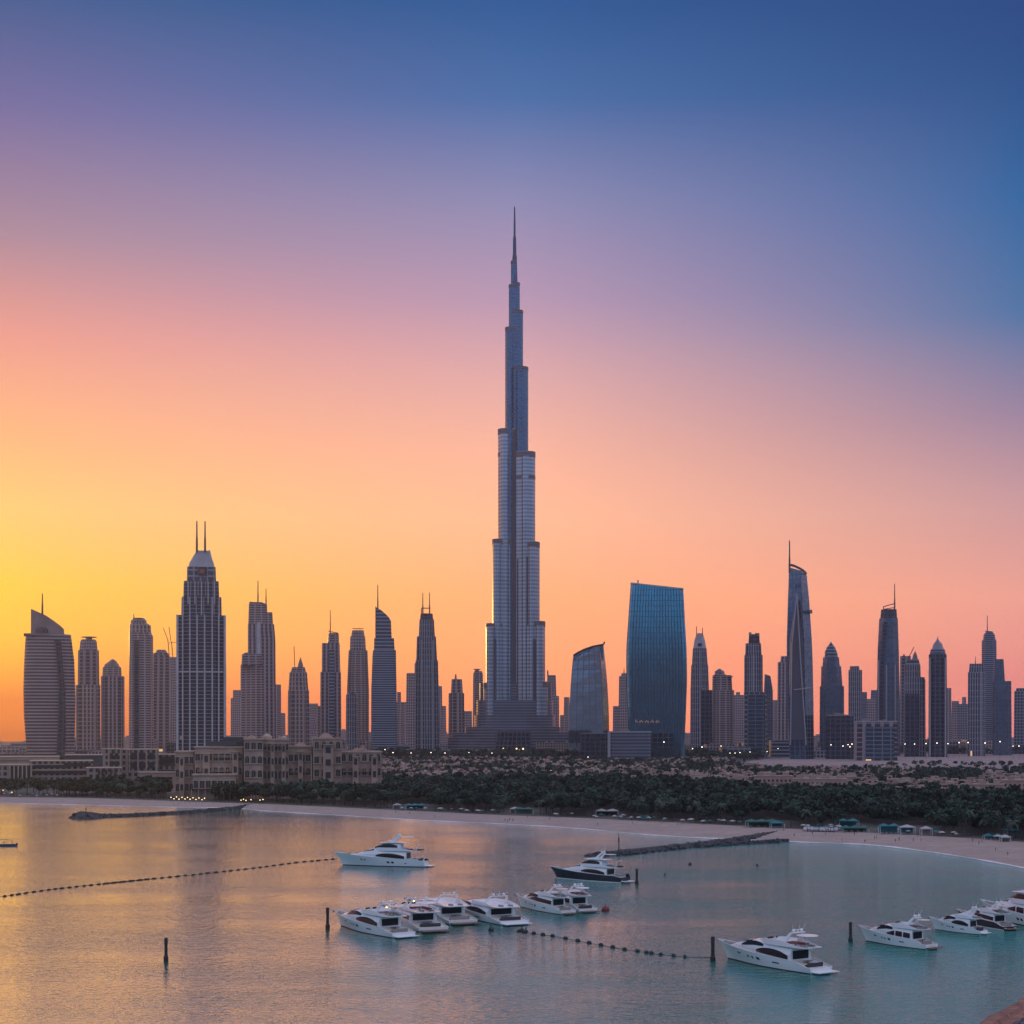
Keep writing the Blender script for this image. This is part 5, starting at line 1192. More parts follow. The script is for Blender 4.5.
# ------------------------------------------------------------------ breakwaters
def breakwater(name, label, pts, w_, h, seed, cap=True):
    hh = h if isinstance(h, list) else [h]*len(pts)
    rnd = random.Random(seed); P3 = [G(x, y) for x, y in pts]; root = empty(name, P3[0], 0, label, 'breakwater')
    b = MB(); rows = []
    for i, p in enumerate(P3):
        d = (P3[min(i+1, len(P3)-1)]-P3[max(i-1, 0)]); d.z = 0; d.normalize(); q = Vector((-d.y, d.x, 0)); ww = w_[i] if isinstance(w_, list) else w_
        rows.append([p+q*ww*1.3+Vector((0, 0, -1)), p+q*ww*.45+Vector((0, 0, hh[i])), p-q*ww*.45+Vector((0, 0, hh[i])), p-q*ww*1.3+Vector((0, 0, -1))])
    vs = [v for r_ in rows for v in r_]; b.add(vs, [(i*4+j, (i+1)*4+j, (i+1)*4+j+1, i*4+j+1) for i in range(len(rows)-1) for j in range(3)]+[(0,1,2,3)])
    b.build('core', M['rock'], root)
    b = MB()
    for i in range(len(P3)-1):
        a, c = P3[i], P3[i+1]; L = (c-a).length; d = (c-a).normalized(); q = Vector((-d.y, d.x, 0)); wa = w_[i] if isinstance(w_, list) else w_; wb = w_[i+1] if isinstance(w_, list) else w_
        for k in range(int(L/1.0)):
            t_ = rnd.random(); ww = wa+(wb-wa)*t_
            for side in (-1, 1):
                if side > 0 and rnd.random() < .45: continue
                f = rnd.uniform(.35, 1.15); z = (hh[i]+(hh[i+1]-hh[i])*t_)*(1-(f-.45)/.85 if f > .45 else 1)
                s_ = rnd.uniform(.4, .85); p = a.lerp(c, t_)+q*side*ww*f; b.ball((p.x, p.y, z-.1), s_, 6, 4, (rnd.uniform(.8, 1.3), rnd.uniform(.8, 1.3), rnd.uniform(.6, .9)), .22)
    b.build('boulders', M['rock'], root); return root
breakwater('breakwater', 'long dark rock breakwater running from the right-hand beach out to a blunt head', [(584,856),(600,856),(622,854.6),(650,851.5),(690,847.2),(735,841.5),(765,836.5),(783,833.5)], [1,2.6,3.1,3.1,3.1,3.1,3,2.4], [.5,1.6,1.8,1.8,1.8,1.8,1.8,1.6], 1)
breakwater('breakwater', 'short rock spur beside the landward end of the long breakwater', [(698,847.5),(725,845.2),(755,843.6),(786,841.8)], 2.3, 1.4, 2)
breakwater('breakwater', 'thin dark breakwater with a rounded rocky head in front of the hotel', [(70,818),(80,818.2),(92,818),(104,817.4),(150,815.6),(200,812.2),(235,809),(258,806)], [2,8,8,3,2.4,2.4,2.4,2.4], [.6,4.0,3.4,1.9,1.7,1.7,1.7,1.7], 3)
# rocky quay in the near corner
root = empty('rock_quay', G(1005, 1016), 0, 'brown rocky quay edge cutting the bottom right corner', 'quay')
pq = [G(930, 1060), G(976, 1027, 0), G(994, 1017, 0), G(1022, 1001, 0), G(1070, 972, 0), G(1160, 935, 0)]
b = MB(); inl = Vector((60, -35, 0)); rk = random.Random(9)
rows = []
for i in range(len(pq)-1):
    for k in range(8):
        p = pq[i].lerp(pq[i+1], k/8); j = lambda s_=.35: rk.uniform(-s_, s_)
        rows.append([p+Vector((j(), j(), -1.5)), p+Vector((.9+j(), -.5+j(), 1.0+j(.2))), p+Vector((1.8+j(.15), -1.0, 1.7)), p+Vector((3.4, -2.0, 1.75)), p+Vector((3.8, -2.3, 1.1)), p+inl+Vector((0, 0, 1.0))])
n = 6; vs = [v for r_ in rows for v in r_]; b.add(vs, [(i*n+j, i*n+j+1, (i+1)*n+j+1, (i+1)*n+j)[::-1] for i in range(len(rows)-1) for j in range(n-1)])
QM = mat('quay_stone', (.26, .12, .08), .9, noise=.5, nscale=.5, bump=.5); b.build('quay_edge', QM, root)
b = MB()
for i in range(420):
    p = pq[0].lerp(pq[4], rk.random())if 0 else pq[rk.randrange(4)]; q = pq[min(pq.index(p)+1, 5)]; c = p.lerp(q, rk.random())+Vector((rk.uniform(4.5, 26), rk.uniform(-15, -3), 0)); s_ = rk.uniform(.3, .9)
    b.ball((c.x, c.y, 1.0+s_*.2), s_, 6, 4, (1, 1.1, .7), .25)
b.build('rocks', mat('quay_rock', (.12, .11, .12), .9, noise=.5, nscale=.7), root)
# ------------------------------------------------------------------ yachts (bow along +x, stern at x = 0, water at z = 0)
def sm(t): t = max(0.0, min(1.0, t)); return t*t*(3-2*t)
def yacht(name, label, cat, L, B, hs, style='sport', hull='white', seed=0, group=None):
    rnd = random.Random(seed); root = empty(name, (0, 0, 0), 0, label, cat, group); HM = M[hull]; WM = M['white']
    big = style == 'big'
    def bh(t): return B/2*(1-max(0, (t-.42)/.58)**2.3)*(.93+.07*min(1, t/.25))
    def sh(t): return hs*(.55+.43*max(0, (t-.1)/.9)**1.6-(.26*(1-sm(t/.18)) if not big else .12*(1-sm(t/.1))))
    TS = [i/26 for i in range(27)]
    def sect(t):
        b_ = max(bh(t), .02); s_ = sh(t); k = t**3
        return [(t*L*.88, 0, -.7), (t*L*.89, b_*(.80-.75*k), -.45), (t*L*.90, b_*(.90-.74*k), 0.0), (t*L*.903, b_*(.91-.73*k), .16*hs/3.2), (t*L*(.93), b_*(.955-.45*k), s_*.42), (t*L*(.965), b_*(.985-.2*k), s_*.72), (t*L, b_, s_)]
    b = MB(); S_ = [sect(t) for t in TS]; m = 7
    for side in (1, -1):
        vs = [(x, y*side, z) for r_ in S_ for x, y, z in r_]; fs = []
        for i in range(len(S_)-1):
            for j in range(m-1):
                f = (i*m+j, (i+1)*m+j, (i+1)*m+j+1, i*m+j+1); fs.append(f if side < 0 else f[::-1])
        b.add(vs, fs)
    tr = [(x, y, z) for x, y, z in S_[0]]+[(x, -y, z) for x, y, z in reversed(S_[0])]; b.quad(tr[::-1]); hl = b.build('hull', HM, root, smooth=True)
    # boot stripe, rubbing strake
    b = MB()
    for side in (1, -1):
        for r0, r1 in zip(S_, S_[1:]):
            q = [(r0[2][0], (r0[2][1]+.015)*side, -.05), (r1[2][0], (r1[2][1]+.015)*side, -.05), (r1[3][0], (r1[3][1]+.015)*side, r1[3][2]), (r0[3][0], (r0[3][1]+.015)*side, r0[3][2])]
            b.quad(q if side < 0 else q[::-1])
    b.build('boot_stripe', M['black'] if hull != 'navy' else M['white'], root)
    b = MB()
    for side in (1, -1):
        for t0, t1 in zip(TS, TS[1:]): b.tube((t0*L, bh(t0)*side, sh(t0)), (t1*L, max(bh(t1), .02)*side, sh(t1)), .07, n=5, cap=False)
    b.build('gunwale', WM, root)
    # deck with a low bulwark
    b = MB(); dr = .28
    for t0, t1 in zip(TS, TS[1:]):
        a, c = max(bh(t0)-.12, .01), max(bh(t1)-.12, .01)
        b.quad([(t0*L, -a, sh(t0)-dr), (t1*L, -c, sh(t1)-dr), (t1*L, c, sh(t1)-dr), (t0*L, a, sh(t0)-dr)])
        for side in (1, -1): q = [(t0*L, a*side, sh(t0)-dr), (t1*L, c*side, sh(t1)-dr), (t1*L, c*side, sh(t1)), (t0*L, a*side, sh(t0))]; b.quad(q if side > 0 else q[::-1])
    b.build('deck', M['cream'] if not big else WM, root)
    # deckhouse skin as a surface so windows can follow it
    def house(x0, x1, prof, wf, zb, top_in=.8):
        """prof: list of (t along house, height); wf: half width at t"""
        def at(x):
            t = (x-x0)/(x1-x0); return np.interp(t, [p[0] for p in prof], [p[1] for p in prof]), wf(t), zb(x)
        def surf(x, q):      # q: 0 foot of the side, .55 eave, 1 centre line
            h, wd_, z0 = at(x); K = [(0, wd_, 0), (.28, wd_*.99, .45), (.55, wd_*top_in, .86), (.72, wd_*top_in*.82, .97), (1, 0, 1.03)]
            a = np.interp(q, [k[0] for k in K], [k[1] for k in K]); z = np.interp(q, [k[0] for k in K], [k[2] for k in K]); return (x, a, z0+h*z)
        return at, surf
    def skin(surf, x0, x1, nm, m_, n=22, q1=1.0):
        b = MB(); qs = [0, .28, .55, .72, 1.0]
        for side in (1, -1):
            for i in range(n):
                xa, xb = x0+(x1-x0)*i/n, x0+(x1-x0)*(i+1)/n
                for qa, qb in zip(qs, qs[1:]):
                    P = [surf(xa, qa), surf(xb, qa), surf(xb, qb), surf(xa, qb)]; P = [(p[0], p[1]*side, p[2]) for p in P]; b.quad(P if side < 0 else P[::-1])
        for xe, rev in ((x0, False), (x1, True)):
            ring = [surf(xe, q) for q in qs]; poly = ring+[(p[0], -p[1], p[2]) for p in reversed(ring[:-1])]; b.quad(poly if rev else poly[::-1])
        return b.build(nm, m_, root, smooth=False)
    def patch(surf, xs_, lo, hi, nm, sides=(1, -1), off=.09, m_=None):
        """window band: lo/hi give q at every x"""
        for side in sides:
            b = MB(); n = 12
            for i in range(n):
                ta, tb = i/n, (i+1)/n; xa, xb = xs_[0]+(xs_[1]-xs_[0])*ta, xs_[0]+(xs_[1]-xs_[0])*tb
                for j in range(4):
                    f0, f1 = j/4, (j+1)/4; la, lb, ha, hb = lo(ta), lo(tb), hi(ta), hi(tb)
                    P = [surf(xa, la+(ha-la)*f0), surf(xb, lb+(hb-lb)*f0), surf(xb, lb+(hb-lb)*f1), surf(xa, la+(ha-la)*f1)]
                    P = [(p[0], (p[1]+off)*side, p[2]+off*.8) for p in P]; b.quad(P if side < 0 else P[::-1])
            b.build(nm, m_ or M['glassb'], root)
    X0, X1 = .19*L, (.84 if not big else .78)*L; H1 = hs*(.72 if not big else .66)
    zb = lambda x: sh(x/L)-.3
    at1, s1 = house(X0, X1, [(0, H1*.95), (.15, H1), (.55, H1*1.0), (.72, H1*.78), (.88, H1*.34), (1, .12)] if not big else [(0, H1), (.62, H1), (.82, H1*.55), (1, .15)],
                    lambda t: bh((X0+(X1-X0)*t)/L)*(.90 if t < .4 else .90-.28*(t-.4)/.6), zb, .84)
    skin(s1, X0, X1, 'deckhouse', WM)
    tear = lambda a, c: (lambda t: a+(c-a)*math.sin(math.pi*min(1, max(0, t)))**.55)
    ws_ = seed % 3
    if ws_ == 0: patch(s1, (X0+.02*L, X0+.33*L), lambda t: .06+.05*t, lambda t: .07+.05*t+.30*max(0, math.sin(math.pi*(.10+.88*t)))**.55, 'side_window')
    elif ws_ == 1: patch(s1, (X0+.0*L, X0+.46*L), lambda t: .12+.03*t, lambda t: .13+.03*t+.24*min(1, (1-t)*3.2), 'side_window')
    else:
        for a0, a1 in ((.02, .11), (.125, .215), (.23, .34)): patch(s1, (X0+a0*L, X0+a1*L), lambda t: .10, lambda t, e=a1: .38-(.20*t if e > .3 else 0), 'side_window')
    if not big: patch(s1, (X0+.26*L, X0+.50*L), lambda t: .42-.12*t, lambda t: .44-.10*t+.20*max(0, math.sin(math.pi*(.06+.9*t)))**.6, 'side_window')
    # windscreen across the slope
    xs_ = (X0+(X1-X0)*.60, X0+(X1-X0)*.80)
    for side in (1, -1): patch(s1, xs_, lambda t: .50+.10*t, lambda t: .98, 'windscreen', (side,), .04)
    # aft glass wall and cockpit
    h, wd_, z0 = at1(X0); b = MB(); b.box((X0-.06, 0, z0+h*.45), (.1, wd_*1.45, h*.62)); b.build('saloon_door', M['glassb'], root)
    b = MB(); b.box((.05*L+.5, 0, sh(.05)-.05), (.9, B*.62, .55)); b.box((.05*L+.15, 0, sh(.05)+.35), (.28, B*.62, .5)); b.build('cockpit_sofa', M['cush'] if seed % 2 else M['dcush'], root)
    b = MB(); b.box((.12*L, 0, sh(.12)+.15), (1.0, B*.3, .1)); b.box((.12*L, 0, sh(.12)-.1), (.15, .15, .5)); b.build('cockpit_table', M['teak'], root)
    b = MB(); b.box((-.035*L, 0, .42), (.07*L+.3, B*.84, .16)); b.build('swim_platform', M['teak'] if seed % 3 else WM, root)
    for side in (1, -1):
        b = MB()
        for k in range(4): b.box((.012*L+k*.3-.3, side*B*.33, .55+k*(sh(0)-.5)/4), (.35, B*.14, .16))
        b.build('stern_steps', WM, root)
    # roof over the cockpit = fly deck
    zr = z0+H1*.98; F0, F1 = .065*L if not big else .05*L, X0+(X1-X0)*(.50 if not big else .62)
    n = 14; pl = []
    for i in range(n+1):
        t = i/n; x = F0+(F1-F0)*t; w_ = bh(max(x/L, .12))*(.86 if t < .75 else .86-.35*((t-.75)/.25)**1.5)*(.78+.22*min(1, t/.12)); pl.append((x, w_))
    b = MB(); ring = [(x, -w_) for x, w_ in pl]+[(x, w_) for x, w_ in reversed(pl)]
    nn_ = len(ring); b.add([(x, y, zr) for x, y in ring]+[(x, y, zr+.16) for x, y in ring], [tuple(range(nn_-1, -1, -1)), tuple(range(nn_, 2*nn_))]+[(i, (i+1) % nn_, nn_+(i+1) % nn_, nn_+i) for i in range(nn_)])
    b.build('fly_deck', WM, root)
    # coaming wall of the flybridge: swept sides with thickness
    b = MB(); ch = H1*.34
    def coam(side):
        prev = None
        for i in range(2, n+1):
            x, w_ = pl[i]; t = i/n; hh = ch*min(1, (t-.1)/.35)*(1 if t < .85 else 1-.35*(t-.85)/.15)
            cur = [(x, w_*side, zr+.14), (x+.0, (w_-.05)*side, zr+.16+hh), (x, (w_-.2)*side, zr+.16+hh), (x, (w_-.22)*side, zr+.14)]
            if prev:
                for j in range(3): q = [prev[j], cur[j], cur[j+1], prev[j+1]]; b.quad(q if side < 0 else q[::-1])
            prev = cur
    coam(1); coam(-1); xe, we = pl[-1]; b.box((xe-.1, 0, zr+.16+ch*.3), (.3, we*2, ch*.66)); b.build('flybridge_coaming', WM, root)
    xf = F1-.06*L
    if style != 'coupe':
        b = MB(); b.quad([(xf+.35, -we*.95, zr+ch*.8), (xf+.35, we*.95, zr+ch*.8), (xf-.25, we*.8, zr+ch*.8+.55), (xf-.25, -we*.8, zr+ch*.8+.55)]); b.quad([(xf+.32, we*.95, zr+ch*.8), (xf+.32, -we*.95, zr+ch*.8), (xf-.28, -we*.8, zr+ch*.8+.55), (xf-.28, we*.8, zr+ch*.8+.55)]); b.build('fly_screen', M['glassb'], root)
        b = MB(); b.box((xf-1.3, B*.12, zr+.65), (.6, .7, .9)); b.box((xf-1.55, B*.12, zr+1.15), (.15, .6, .6)); b.build('helm_seat', M['cream'], root)
        b = MB(); b.box((xf-.5, B*.12, zr+.55), (.6, 1.0, .8)); b.build('helm_console', WM, root)
        b = MB(); b.box((F0+.17*L, -B*.2, zr+.42), (.13*L, .8, .5)); b.box((F0+.17*L+.065*L, 0, zr+.42), (.8, B*.44, .5)); b.build('fly_sofa', M['cush'] if seed % 2 else M['redc'], root)
        b = MB(); b.box((F0+.16*L, B*.06, zr+.62), (1.5, .9, .1)); b.box((F0+.16*L, B*.06, zr+.35), (.2, .2, .5)); b.build('fly_table', M['teak'], root)
    b = MB(); b.box((F0+.06*L, -B*.15, zr+.36), (1.7, .75, .35)); b.box((F0+.06*L, B*.15, zr+.36), (1.7, .75, .35)); b.build('sun_lounger', M['cush'], root)
    # second storey on the big ones
    zt = zr+.15; xa = F0+.2*L
    if big:
        H2 = H1*.82; U0, U1 = .26*L, .60*L
        at2, s2 = house(U0, U1, [(0, H2), (.55, H2), (.8, H2*.5), (1, .1)], lambda t: bh(.4)*(.66-.16*t), lambda x: zr+.14, .86); skin(s2, U0, U1, 'upper_deckhouse', WM)
        patch(s2, (U0+.03*L, U0+.24*L), lambda t: .12, lambda t: .14+.42*math.sin(math.pi*(.1+.8*t))**.4, 'side_window')
        for side in (1, -1): patch(s2, (U0+(U1-U0)*.56, U0+(U1-U0)*.82), lambda t: .30+.1*t, lambda t: .98, 'windscreen', (side,), .04)
        b = MB(); b.box((U0+(U1-U0)*.26, 0, zr+.14+H2*1.06), ((U1-U0)*.86, bh(.4)*1.3, .16)); b.build('sun_deck', WM, root)
        b = MB(); b.box((U0+(U1-U0)*.38, 0, zr+.14+H2*1.2), (.8, bh(.4)*1.1, .5)); b.build('sun_deck_screen', WM, root)
        zt = zr+.14+H2*1.06; xa = U0+(U1-U0)*.22
    # hardtop / radar arch
    aw = bh(.4)*(.72 if not big else .5); ah = hs*(.66 if not big else .5)
    b = MB()
    for side in (1, -1):
        for k in range(5):
            t0, t1 = k/5, (k+1)/5; p0 = Vector((xa+.9-2.4*t0*1.0, side*(aw-.28*t0*aw), zt+ah*t0)); p1 = Vector((xa+.9-2.4*t1*1.0, side*(aw-.28*t1*aw), zt+ah*t1)); w0, w1 = .75-.35*t0, .75-.35*t1
            b.add([(p0.x-w0, p0.y-.1, p0.z), (p0.x+w0, p0.y-.1, p0.z), (p0.x+w0, p0.y+.1, p0.z), (p0.x-w0, p0.y+.1, p0.z), (p1.x-w1, p1.y-.1, p1.z), (p1.x+w1, p1.y-.1, p1.z), (p1.x+w1, p1.y+.1, p1.z), (p1.x-w1, p1.y+.1, p1.z)], [(0,1,5,4), (1,2,6,5), (2,3,7,6), (3,0,4,7)])
    b.box((xa-1.5, 0, zt+ah), (.95, aw*1.5, .16)); ra_ = b.build('radar_arch', WM, root)
    for side in (-1, 1): b = MB(); b.ball((xa-1.5, side*aw*.45, zt+ah+.42), .36, 12, 8, (1, 1, 1.05)); b.build('radar_dome', WM, ra_, world=False, smooth=True)
    b = MB(); b.box((xa-1.4, 0, zt+ah+.55), (.22, 1.5, .14)); b.tube((xa-1.4, 0, zt+ah), (xa-1.4, 0, zt+ah+.5), .08, n=6); b.build('radar_bar', WM, ra_, world=False)
    b = MB(); b.tube((xa-1.7, 0, zt+ah), (xa-2.1, 0, zt+ah+1.5+(1 if big else 0)), .05, .02, 6)
    for side in (-1, 1): b.tube((xa-1.2, side*aw*.6, zt+ah), (xa-2.0, side*aw*.7, zt+ah+1.9), .025, .015, 5)
    b.build('antenna', WM, ra_, world=False)
    if style == 'sport' or big:
        b = MB(); hx = xa-1.2-.10*L; b.lathe((0, 0, 0), [(1, -.05), (1.04, 0), (1, .05)], 20); b.v = [(hx+p[0]*.075*L, p[1]*aw*.82, zt+ah*.86+p[2]*1.4) for p in b.v]; b.build('bimini_top', M['cream'] if seed % 2 else WM, root)
        for side in (1, -1): b = MB(); b.tube((hx-.04*L, side*aw*.6, zt), (hx-.03*L, side*aw*.55, zt+ah*.84), .04, n=6); b.build('bimini_pole', M['steel'], root)
    # portholes
    def hullpt(t, f): r_ = sect(t); z = f*sh(t); zs = [p[2] for p in r_[2:]]; return np.interp(z, zs, [p[0] for p in r_[2:]]), np.interp(z, zs, [p[1] for p in r_[2:]]), z
    if hull != 'navy' or True:
        specs = [(.30, .37, .50, .60), (.50, .535, .50, .70), (.57, .59, .52, .68), (.62, .64, .52, .68), (.72, .76, .60, .70)] if not big else [(.34, .37, .40, .62), (.39, .42, .40, .62), (.66, .675, .55, .72), (.70, .715, .55, .72), (.20, .22, .4, .5)]
        for t0, t1, f0, f1 in specs:
            for side in (1, -1):
                P = [hullpt(t0, f0), hullpt(t1, f0), hullpt(t1, f1), hullpt(t0, f1)]; P = [(p[0], (p[1]+.04)*side, p[2]) for p in P]; b = MB(); b.quad(P if side < 0 else P[::-1]); b.build('porthole', M['glassb'], root)
    # rails
    for side in (1, -1):
        b = MB(); prev = None
        for k in range(15):
            t = .46+.53*k/14; p = Vector((t*L, max(bh(t)-.08, .0)*side, sh(t))); q = p+Vector((.05, 0, .62))
            b.tube(p, q, .022, n=4)
            if prev: b.tube(prev, q, .028, n=4)
            prev = q
        b.build('bow_rail', M['steel'], root)
    b = MB(); b.box((.86*L, 0, sh(.86)-.05), (.09*L, B*.26, .3)); b.build('sun_pad', M['cush'], root)
    b = MB(); b.box((.925*L, 0, sh(.92)-.1), (.8, .6, .12)); b.build('deck_hatch', M['glassb'], root)
    b = MB(); b.tube((L*.985, 0, sh(1)-.1), (L+.55, 0, sh(1)-.25), .13, .09, 6); b.box((L+.5, 0, sh(1)-.45), (.12, .5, .5)); b.build('anchor', M['steel'], root)
    for k in range(3):
        t = .2+.2*k; x, y, z = hullpt(t, .35); b = MB(); b.tube((x, -(y+.2), z-.5), (x, -(y+.2), z+.35), .17, n=8); b.tube((x, -(y+.15), z+.35), (x, -bh(t), sh(t)), .02, n=4)
        if seed % 2: b.build('fender', M['navy'], root)
    if big:
        b = MB(); b.lathe((.07*L, 0, zr+.2), [(.1, 0), (.5, .1), (.55, .4), (.2, .55)], 10); b.v = [(.075*L+(p[0]-.07*L)*3.4, p[1]*1.3, p[2]) for p in b.v]; b.build('tender', M['dmetal'], root)
        b = MB(); b.tube((.1*L, B*.2, zr+.1), (.08*L, B*.2, zr+2.2), .12, n=6); b.tube((.08*L, B*.2, zr+2.2), (.03*L, B*.1, zr+2.6), .08, n=6); b.build('crane', WM, root)
        b = MB(); b.ball((.02*L, -B*.36, 1.9), .9, 12, 8, (1, .3, 1)); b.build('garage_hatch', M['glassb'], root)
    return root
def place(root, bow, stern, L):
    """bow and stern: waterline pixels of the near side of the hull"""
    a, c = G(*bow), G(*stern); d = (a-c); ang = math.atan2(d.y, d.x); u = d.normalized(); v = Vector((-u.y, u.x, 0))
    if v.y < 0: v = -v
    return c, ang, v, d.length
def yput(name, label, cat, bow, stern, hs, style='sport', hull='white', seed=0, Bf=.225, group=None, Lmax=None):
    a, c = G(*bow), G(*stern); cs = c; L = (a-c).length
    for _ in range(6):
        d = a-cs; L = d.length/.90; B = L*Bf; u = d.normalized(); v = Vector((-u.y, u.x, 0))
        if v.y < 0: v = -v
        cs = c+v*B*.42
    y = yacht(name, label, cat, L, B, hs*1.22, style, hull, seed, group)
    y.location = cs; y.rotation_euler[2] = math.atan2(d.y, d.x)
    print(label[:40], 'L %.1f B %.1f' % (L, B)); return y
yput('motor_yacht', 'large three-deck white yacht lying alone, broadside, at the end of the dotted float line', 'yacht', (343,865), (424,867.2), 4.1, 'big', 'white', 6, .205)
yput('motor_yacht', 'white flybridge yacht beside the leftmost pile, first in the row of four', 'yacht', (341,926), (393,938.3), 3.3, 'sport', 'white', 3, .22)
yput('motor_yacht', 'white yacht with dark stern glass, second from left in the row of four', 'yacht', (386,917), (420,932.5), 3.1, 'sport', 'white', 4, .21, None)
yput('motor_yacht', 'white yacht between two others, third from left in the row of four', 'yacht', (411,911), (450,925), 3.0, 'coupe', 'white', 5, .22)
yput('motor_yacht', 'white low coupe yacht at the right end of the row of four', 'yacht', (455,912), (501,925.5), 2.9, 'coupe', 'white', 6, .24)
yput('motor_yacht', 'cream-bowed yacht with long dark window band, left of the moored pair', 'yacht', (521,907), (562,915), 3.1, 'sport', 'white', 7, .20)
yput('motor_yacht', 'white yacht with boxy dark stern beside the red mooring buoy, right of the pair', 'yacht', (546,904.5), (580,913), 3.0, 'sport', 'white', 8, .23)
yput('motor_yacht', 'navy-hulled yacht with white upper decks in front of the long breakwater', 'yacht', (557,878), (621,883), 3.4, 'big', 'navy', 9, .20)
yput('motor_yacht', 'large white yacht next to the central pile, biggest and nearest to the camera', 'yacht', (728,958.5), (811,974.5), 3.4, 'sport', 'white', 18, .225)
yput('motor_yacht', 'white yacht with cream bow beside the pile on the right', 'yacht', (866,941), (926,950), 3.0, 'sport', 'white', 11, .22)
yput('motor_yacht', 'small white coupe yacht moored between the cream-bowed one and the dark-sterned one', 'yacht', (935,929.5), (980,935), 2.6, 'coupe', 'white', 12, .24)
yput('motor_yacht', 'white yacht with a dark navy lower hull, second from the right edge', 'yacht', (962,922), (1004,930.5), 2.7, 'sport', 'navy', 13, .2)
yput('motor_yacht', 'large white yacht cut by the right edge of the view', 'yacht', (988,917.5), (1050,930), 3.9, 'big', 'white', 14, .2)
# small workboat at the left edge
pb = G(-1, 846); root = empty('workboat', pb, 0, 'small blue open boat with a few figures cut by the left edge', 'boat')
b = MB(); prof = [(-7, 0, .9), (-5, 1.6, .8), (0, 2.0, .75), (5, 1.9, .8), (7.6, 1.5, .95)]
for side in (1, -1):
    for (x0, w0, h0), (x1, w1, h1) in zip(prof, prof[1:]):
        q = [(x0, w0*.7*side, -.3), (x1, w1*.7*side, -.3), (x1, w1*side, h1), (x0, w0*side, h0)]; b.quad(q if side < 0 else q[::-1])
for (x0, w0, h0), (x1, w1, h1) in zip(prof, prof[1:]): b.quad([(x0, -w0, h0-.25), (x1, -w1, h1-.25), (x1, w1, h1-.25), (x0, w0, h0-.25)])
b.quad([(7.6, -1.05, -.3), (7.6, 1.05, -.3), (7.6, 1.5, .95), (7.6, -1.5, .95)]); b.build('hull', mat('blue_hull', (.05, .14, .28), .4), root, world=False)
b = MB(); b.box((-1.5, 0, 1.5), (2.6, 1.8, 1.7)); b.build('cabin', M['white'], root, world=False)
b = MB(); b.box((-1.5, 0, 1.8), (2.65, 1.85, .6)); b.build('cabin_window', M['glassb'], root, world=False)
b = MB(); b.box((1.5, 0, 2.9), (5.5, 2.8, .12)); b.build('awning', M['umbt'], root, world=False)
for x in (-1, 4):
    for s_ in (-1.3, 1.3): b = MB(); b.tube((x, s_, .6), (x, s_, 2.85), .04, n=5); b.build('awning_pole', M['steel'], root, world=False)
b = MB(); b.box((7.9, 0, .8), (.5, .5, 1.1)); b.build('outboard_motor', M['black'], root, world=False)
try:
    for i, dx in enumerate((2, 3.4, 5.6)):
        o = bpy.data.objects.new('person', pms[0]); SC.collection.objects.link(o); o.location = (pb.x+dx, pb.y+(-.5 if i % 2 else .5), .55); o.rotation_euler[2] = 1+i
        tag(o, 'figure standing in the small blue boat at the left edge', 'person', 'people in the small blue boat')
except Exception: pass
# ------------------------------------------------------------------ piles, buoys, float lines
def pile(x, yt, yb, label, r=.42, nm='mooring_pile', m_=None):
    p = G(x, yb); h = (yb-yt)*p.y/F; root = empty(nm, p, 0, label, 'pile')
    b = MB(); b.tube((p.x, p.y, -2), (p.x, p.y, h*.72), r, r*.95, 12); b.build('shaft', m_ or M['wood'], root)
    b = MB(); b.tube((p.x, p.y, h*.72), (p.x, p.y, h), r*1.12, r*1.12, 12); b.build('cap', M['dmetal'], root)
    b = MB(); b.lathe((p.x, p.y, .0), [(r*1.15, -.5), (r*1.55, .1), (r*1.5, .8), (r*1.1, 1.2)], 12); b.build('collar', M['black'], root)
    for k in (.3, .5): b = MB(); b.lathe((p.x, p.y, h*k), [(r*1.06, 0), (r*1.1, .1), (r*1.06, .2)], 12); b.build('ring', M['dmetal'], root)
pile(327.6, 907.5, 928.5, 'dark mooring pile at the bow of the first yacht in the row of four', .38)
pile(166, 938, 960.5, 'lone dark pile standing in open golden water on the left', .36)
pile(636.8, 869, 884, 'dark pile off the stern of the navy-hulled yacht', .42)
pile(712.8, 936.5, 961, 'dark pile touching the bow of the biggest white yacht', .40)
pile(850.5, 922, 942, 'dark pile left of the yacht with the cream bow', .36)
def beacon(x, yt, yb, label):
    p = G(x, yb, 2.0); h = (yb-yt)*p.y/F; root = empty('channel_beacon', (p.x, p.y, 2.0), 0, label, 'beacon')
    b = MB(); b.tube((p.x, p.y, 1.5), (p.x, p.y, 2+h*.7), .22, .16, 8); b.build('post', M['dmetal'], root)
    b = MB(); b.tube((p.x, p.y, 2+h*.55), (p.x, p.y, 2+h*.85), .32, .32, 10); b.build('topmark', M['red'], root)
    b = MB(); b.ball((p.x, p.y, 2+h), .25, 8, 6); b.build('lantern', M['dmetal'], root)
beacon(618.8, 835, 851, 'thin reddish beacon post on the head of the long breakwater'); beacon(86, 806, 815.5, 'thin beacon post on the rounded head of the hotel breakwater')
def buoy(x, y, label, r, m_):
    p = G(x, y); root = empty('mooring_buoy', (p.x, p.y, 0), 0, label, 'buoy'); b = MB(); b.ball((p.x, p.y, r*.25), r, 14, 10); b.build('float', m_, root, smooth=True)
    b = MB(); b.tube((p.x, p.y, r*1.1), (p.x, p.y, r*1.9), .08, .06, 6); b.lathe((p.x, p.y, r*1.6), [(.18, 0), (.22, .12), (.18, .24)], 8); b.build('eye', M['dmetal'], root)
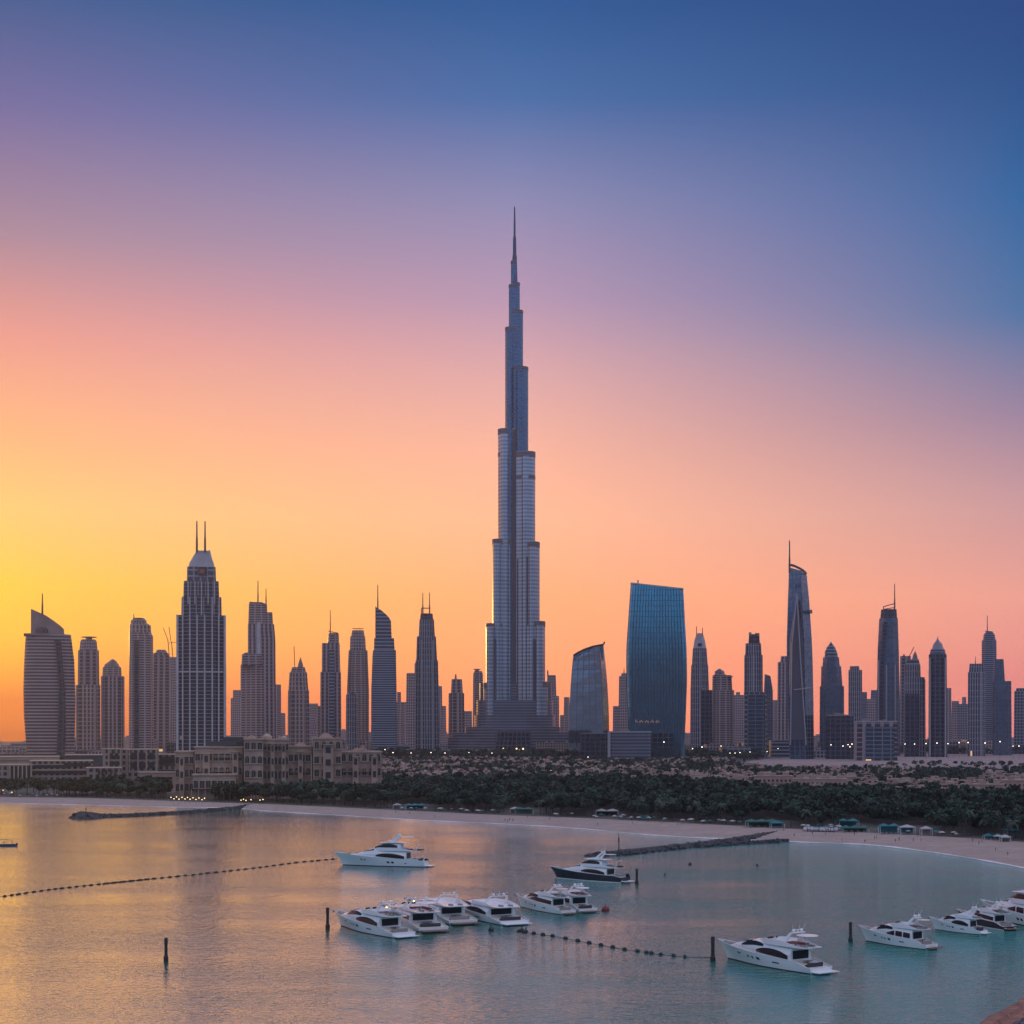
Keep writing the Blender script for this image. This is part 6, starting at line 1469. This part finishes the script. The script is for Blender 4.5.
buoy(605.5, 911, 'dark red ball buoy at the stern of the moored pair', 1.15, M['red']); buoy(690, 864.8, 'small dark ball buoy in front of the long breakwater', .7, M['black']); buoy(665, 875, 'tiny dark buoy below the long breakwater', .4, M['black'])
buoy(491, 930.6, 'small dark buoy under the stern of the row of four', .7, M['black']); buoy(522, 931, 'pale dark-topped buoy right of the row of four', .6, M['dcush']); buoy(526, 931.8, 'small dark buoy at the start of the right float line', .5, M['black'])
buoy(757, 866, 'tiny dark buoy alone in the right-hand bay', .5, M['black'])
def float_line(label, pts, xs_, r, el_):
    f = lambda x: np.interp(x, [p[0] for p in pts], [p[1] for p in pts]); p0 = G(*pts[0]); root = empty('float_line', p0, 0, label, 'float line')
    P3 = [G(x, f(x), .05) for x in np.linspace(pts[0][0], pts[-1][0], 40)]; b = MB()
    for a, c in zip(P3, P3[1:]): b.tube(a, c, .045, n=5, cap=False)
    b.build('rope', M['dmetal'], root)
    for x, w_ in xs_:
        a, c = G(x-w_/2, f(x-w_/2), .12), G(x+w_/2, f(x+w_/2), .12); d = (c-a).normalized(); L = (c-a).length; m_ = a.lerp(c, .5)
        b = MB(); v = []; b.tube(a, a.lerp(c, .2), r*.55, r, 8); b.tube(a.lerp(c, .2), a.lerp(c, .8), r, r, 8, False); b.tube(a.lerp(c, .8), c, r, r*.55, 8); b.build('float', M['black'], root)
rl_ = random.Random(8); xs_ = []; x = -3
while x < 333:
    w_ = rl_.uniform(3.0, 4.6) if not (100 < x < 150) else rl_.uniform(6, 8); xs_.append((x, w_)); x += w_+(rl_.uniform(3.0, 4.4) if not (100 < x < 150) else 1.0)
float_line('long line of dark floats crossing golden water from the left edge', [(-6,897.5),(0,896.8),(50,889.5),(110,883),(150,879),(200,874),(255,868),(300,862),(338,858.6)], xs_, .34, 1)
float_line('short line of dark floats between the row of four and the central pile', [(515,930.5),(524,932),(553,936),(590,943),(625,949.5),(660,954.5),(685,957),(712,957.3)], [(500+v/4.655, 2.7) for v in (90,115,157,200,245,305,362,415,470,525,580,640,682,705,748,808,860)], .5, 1)
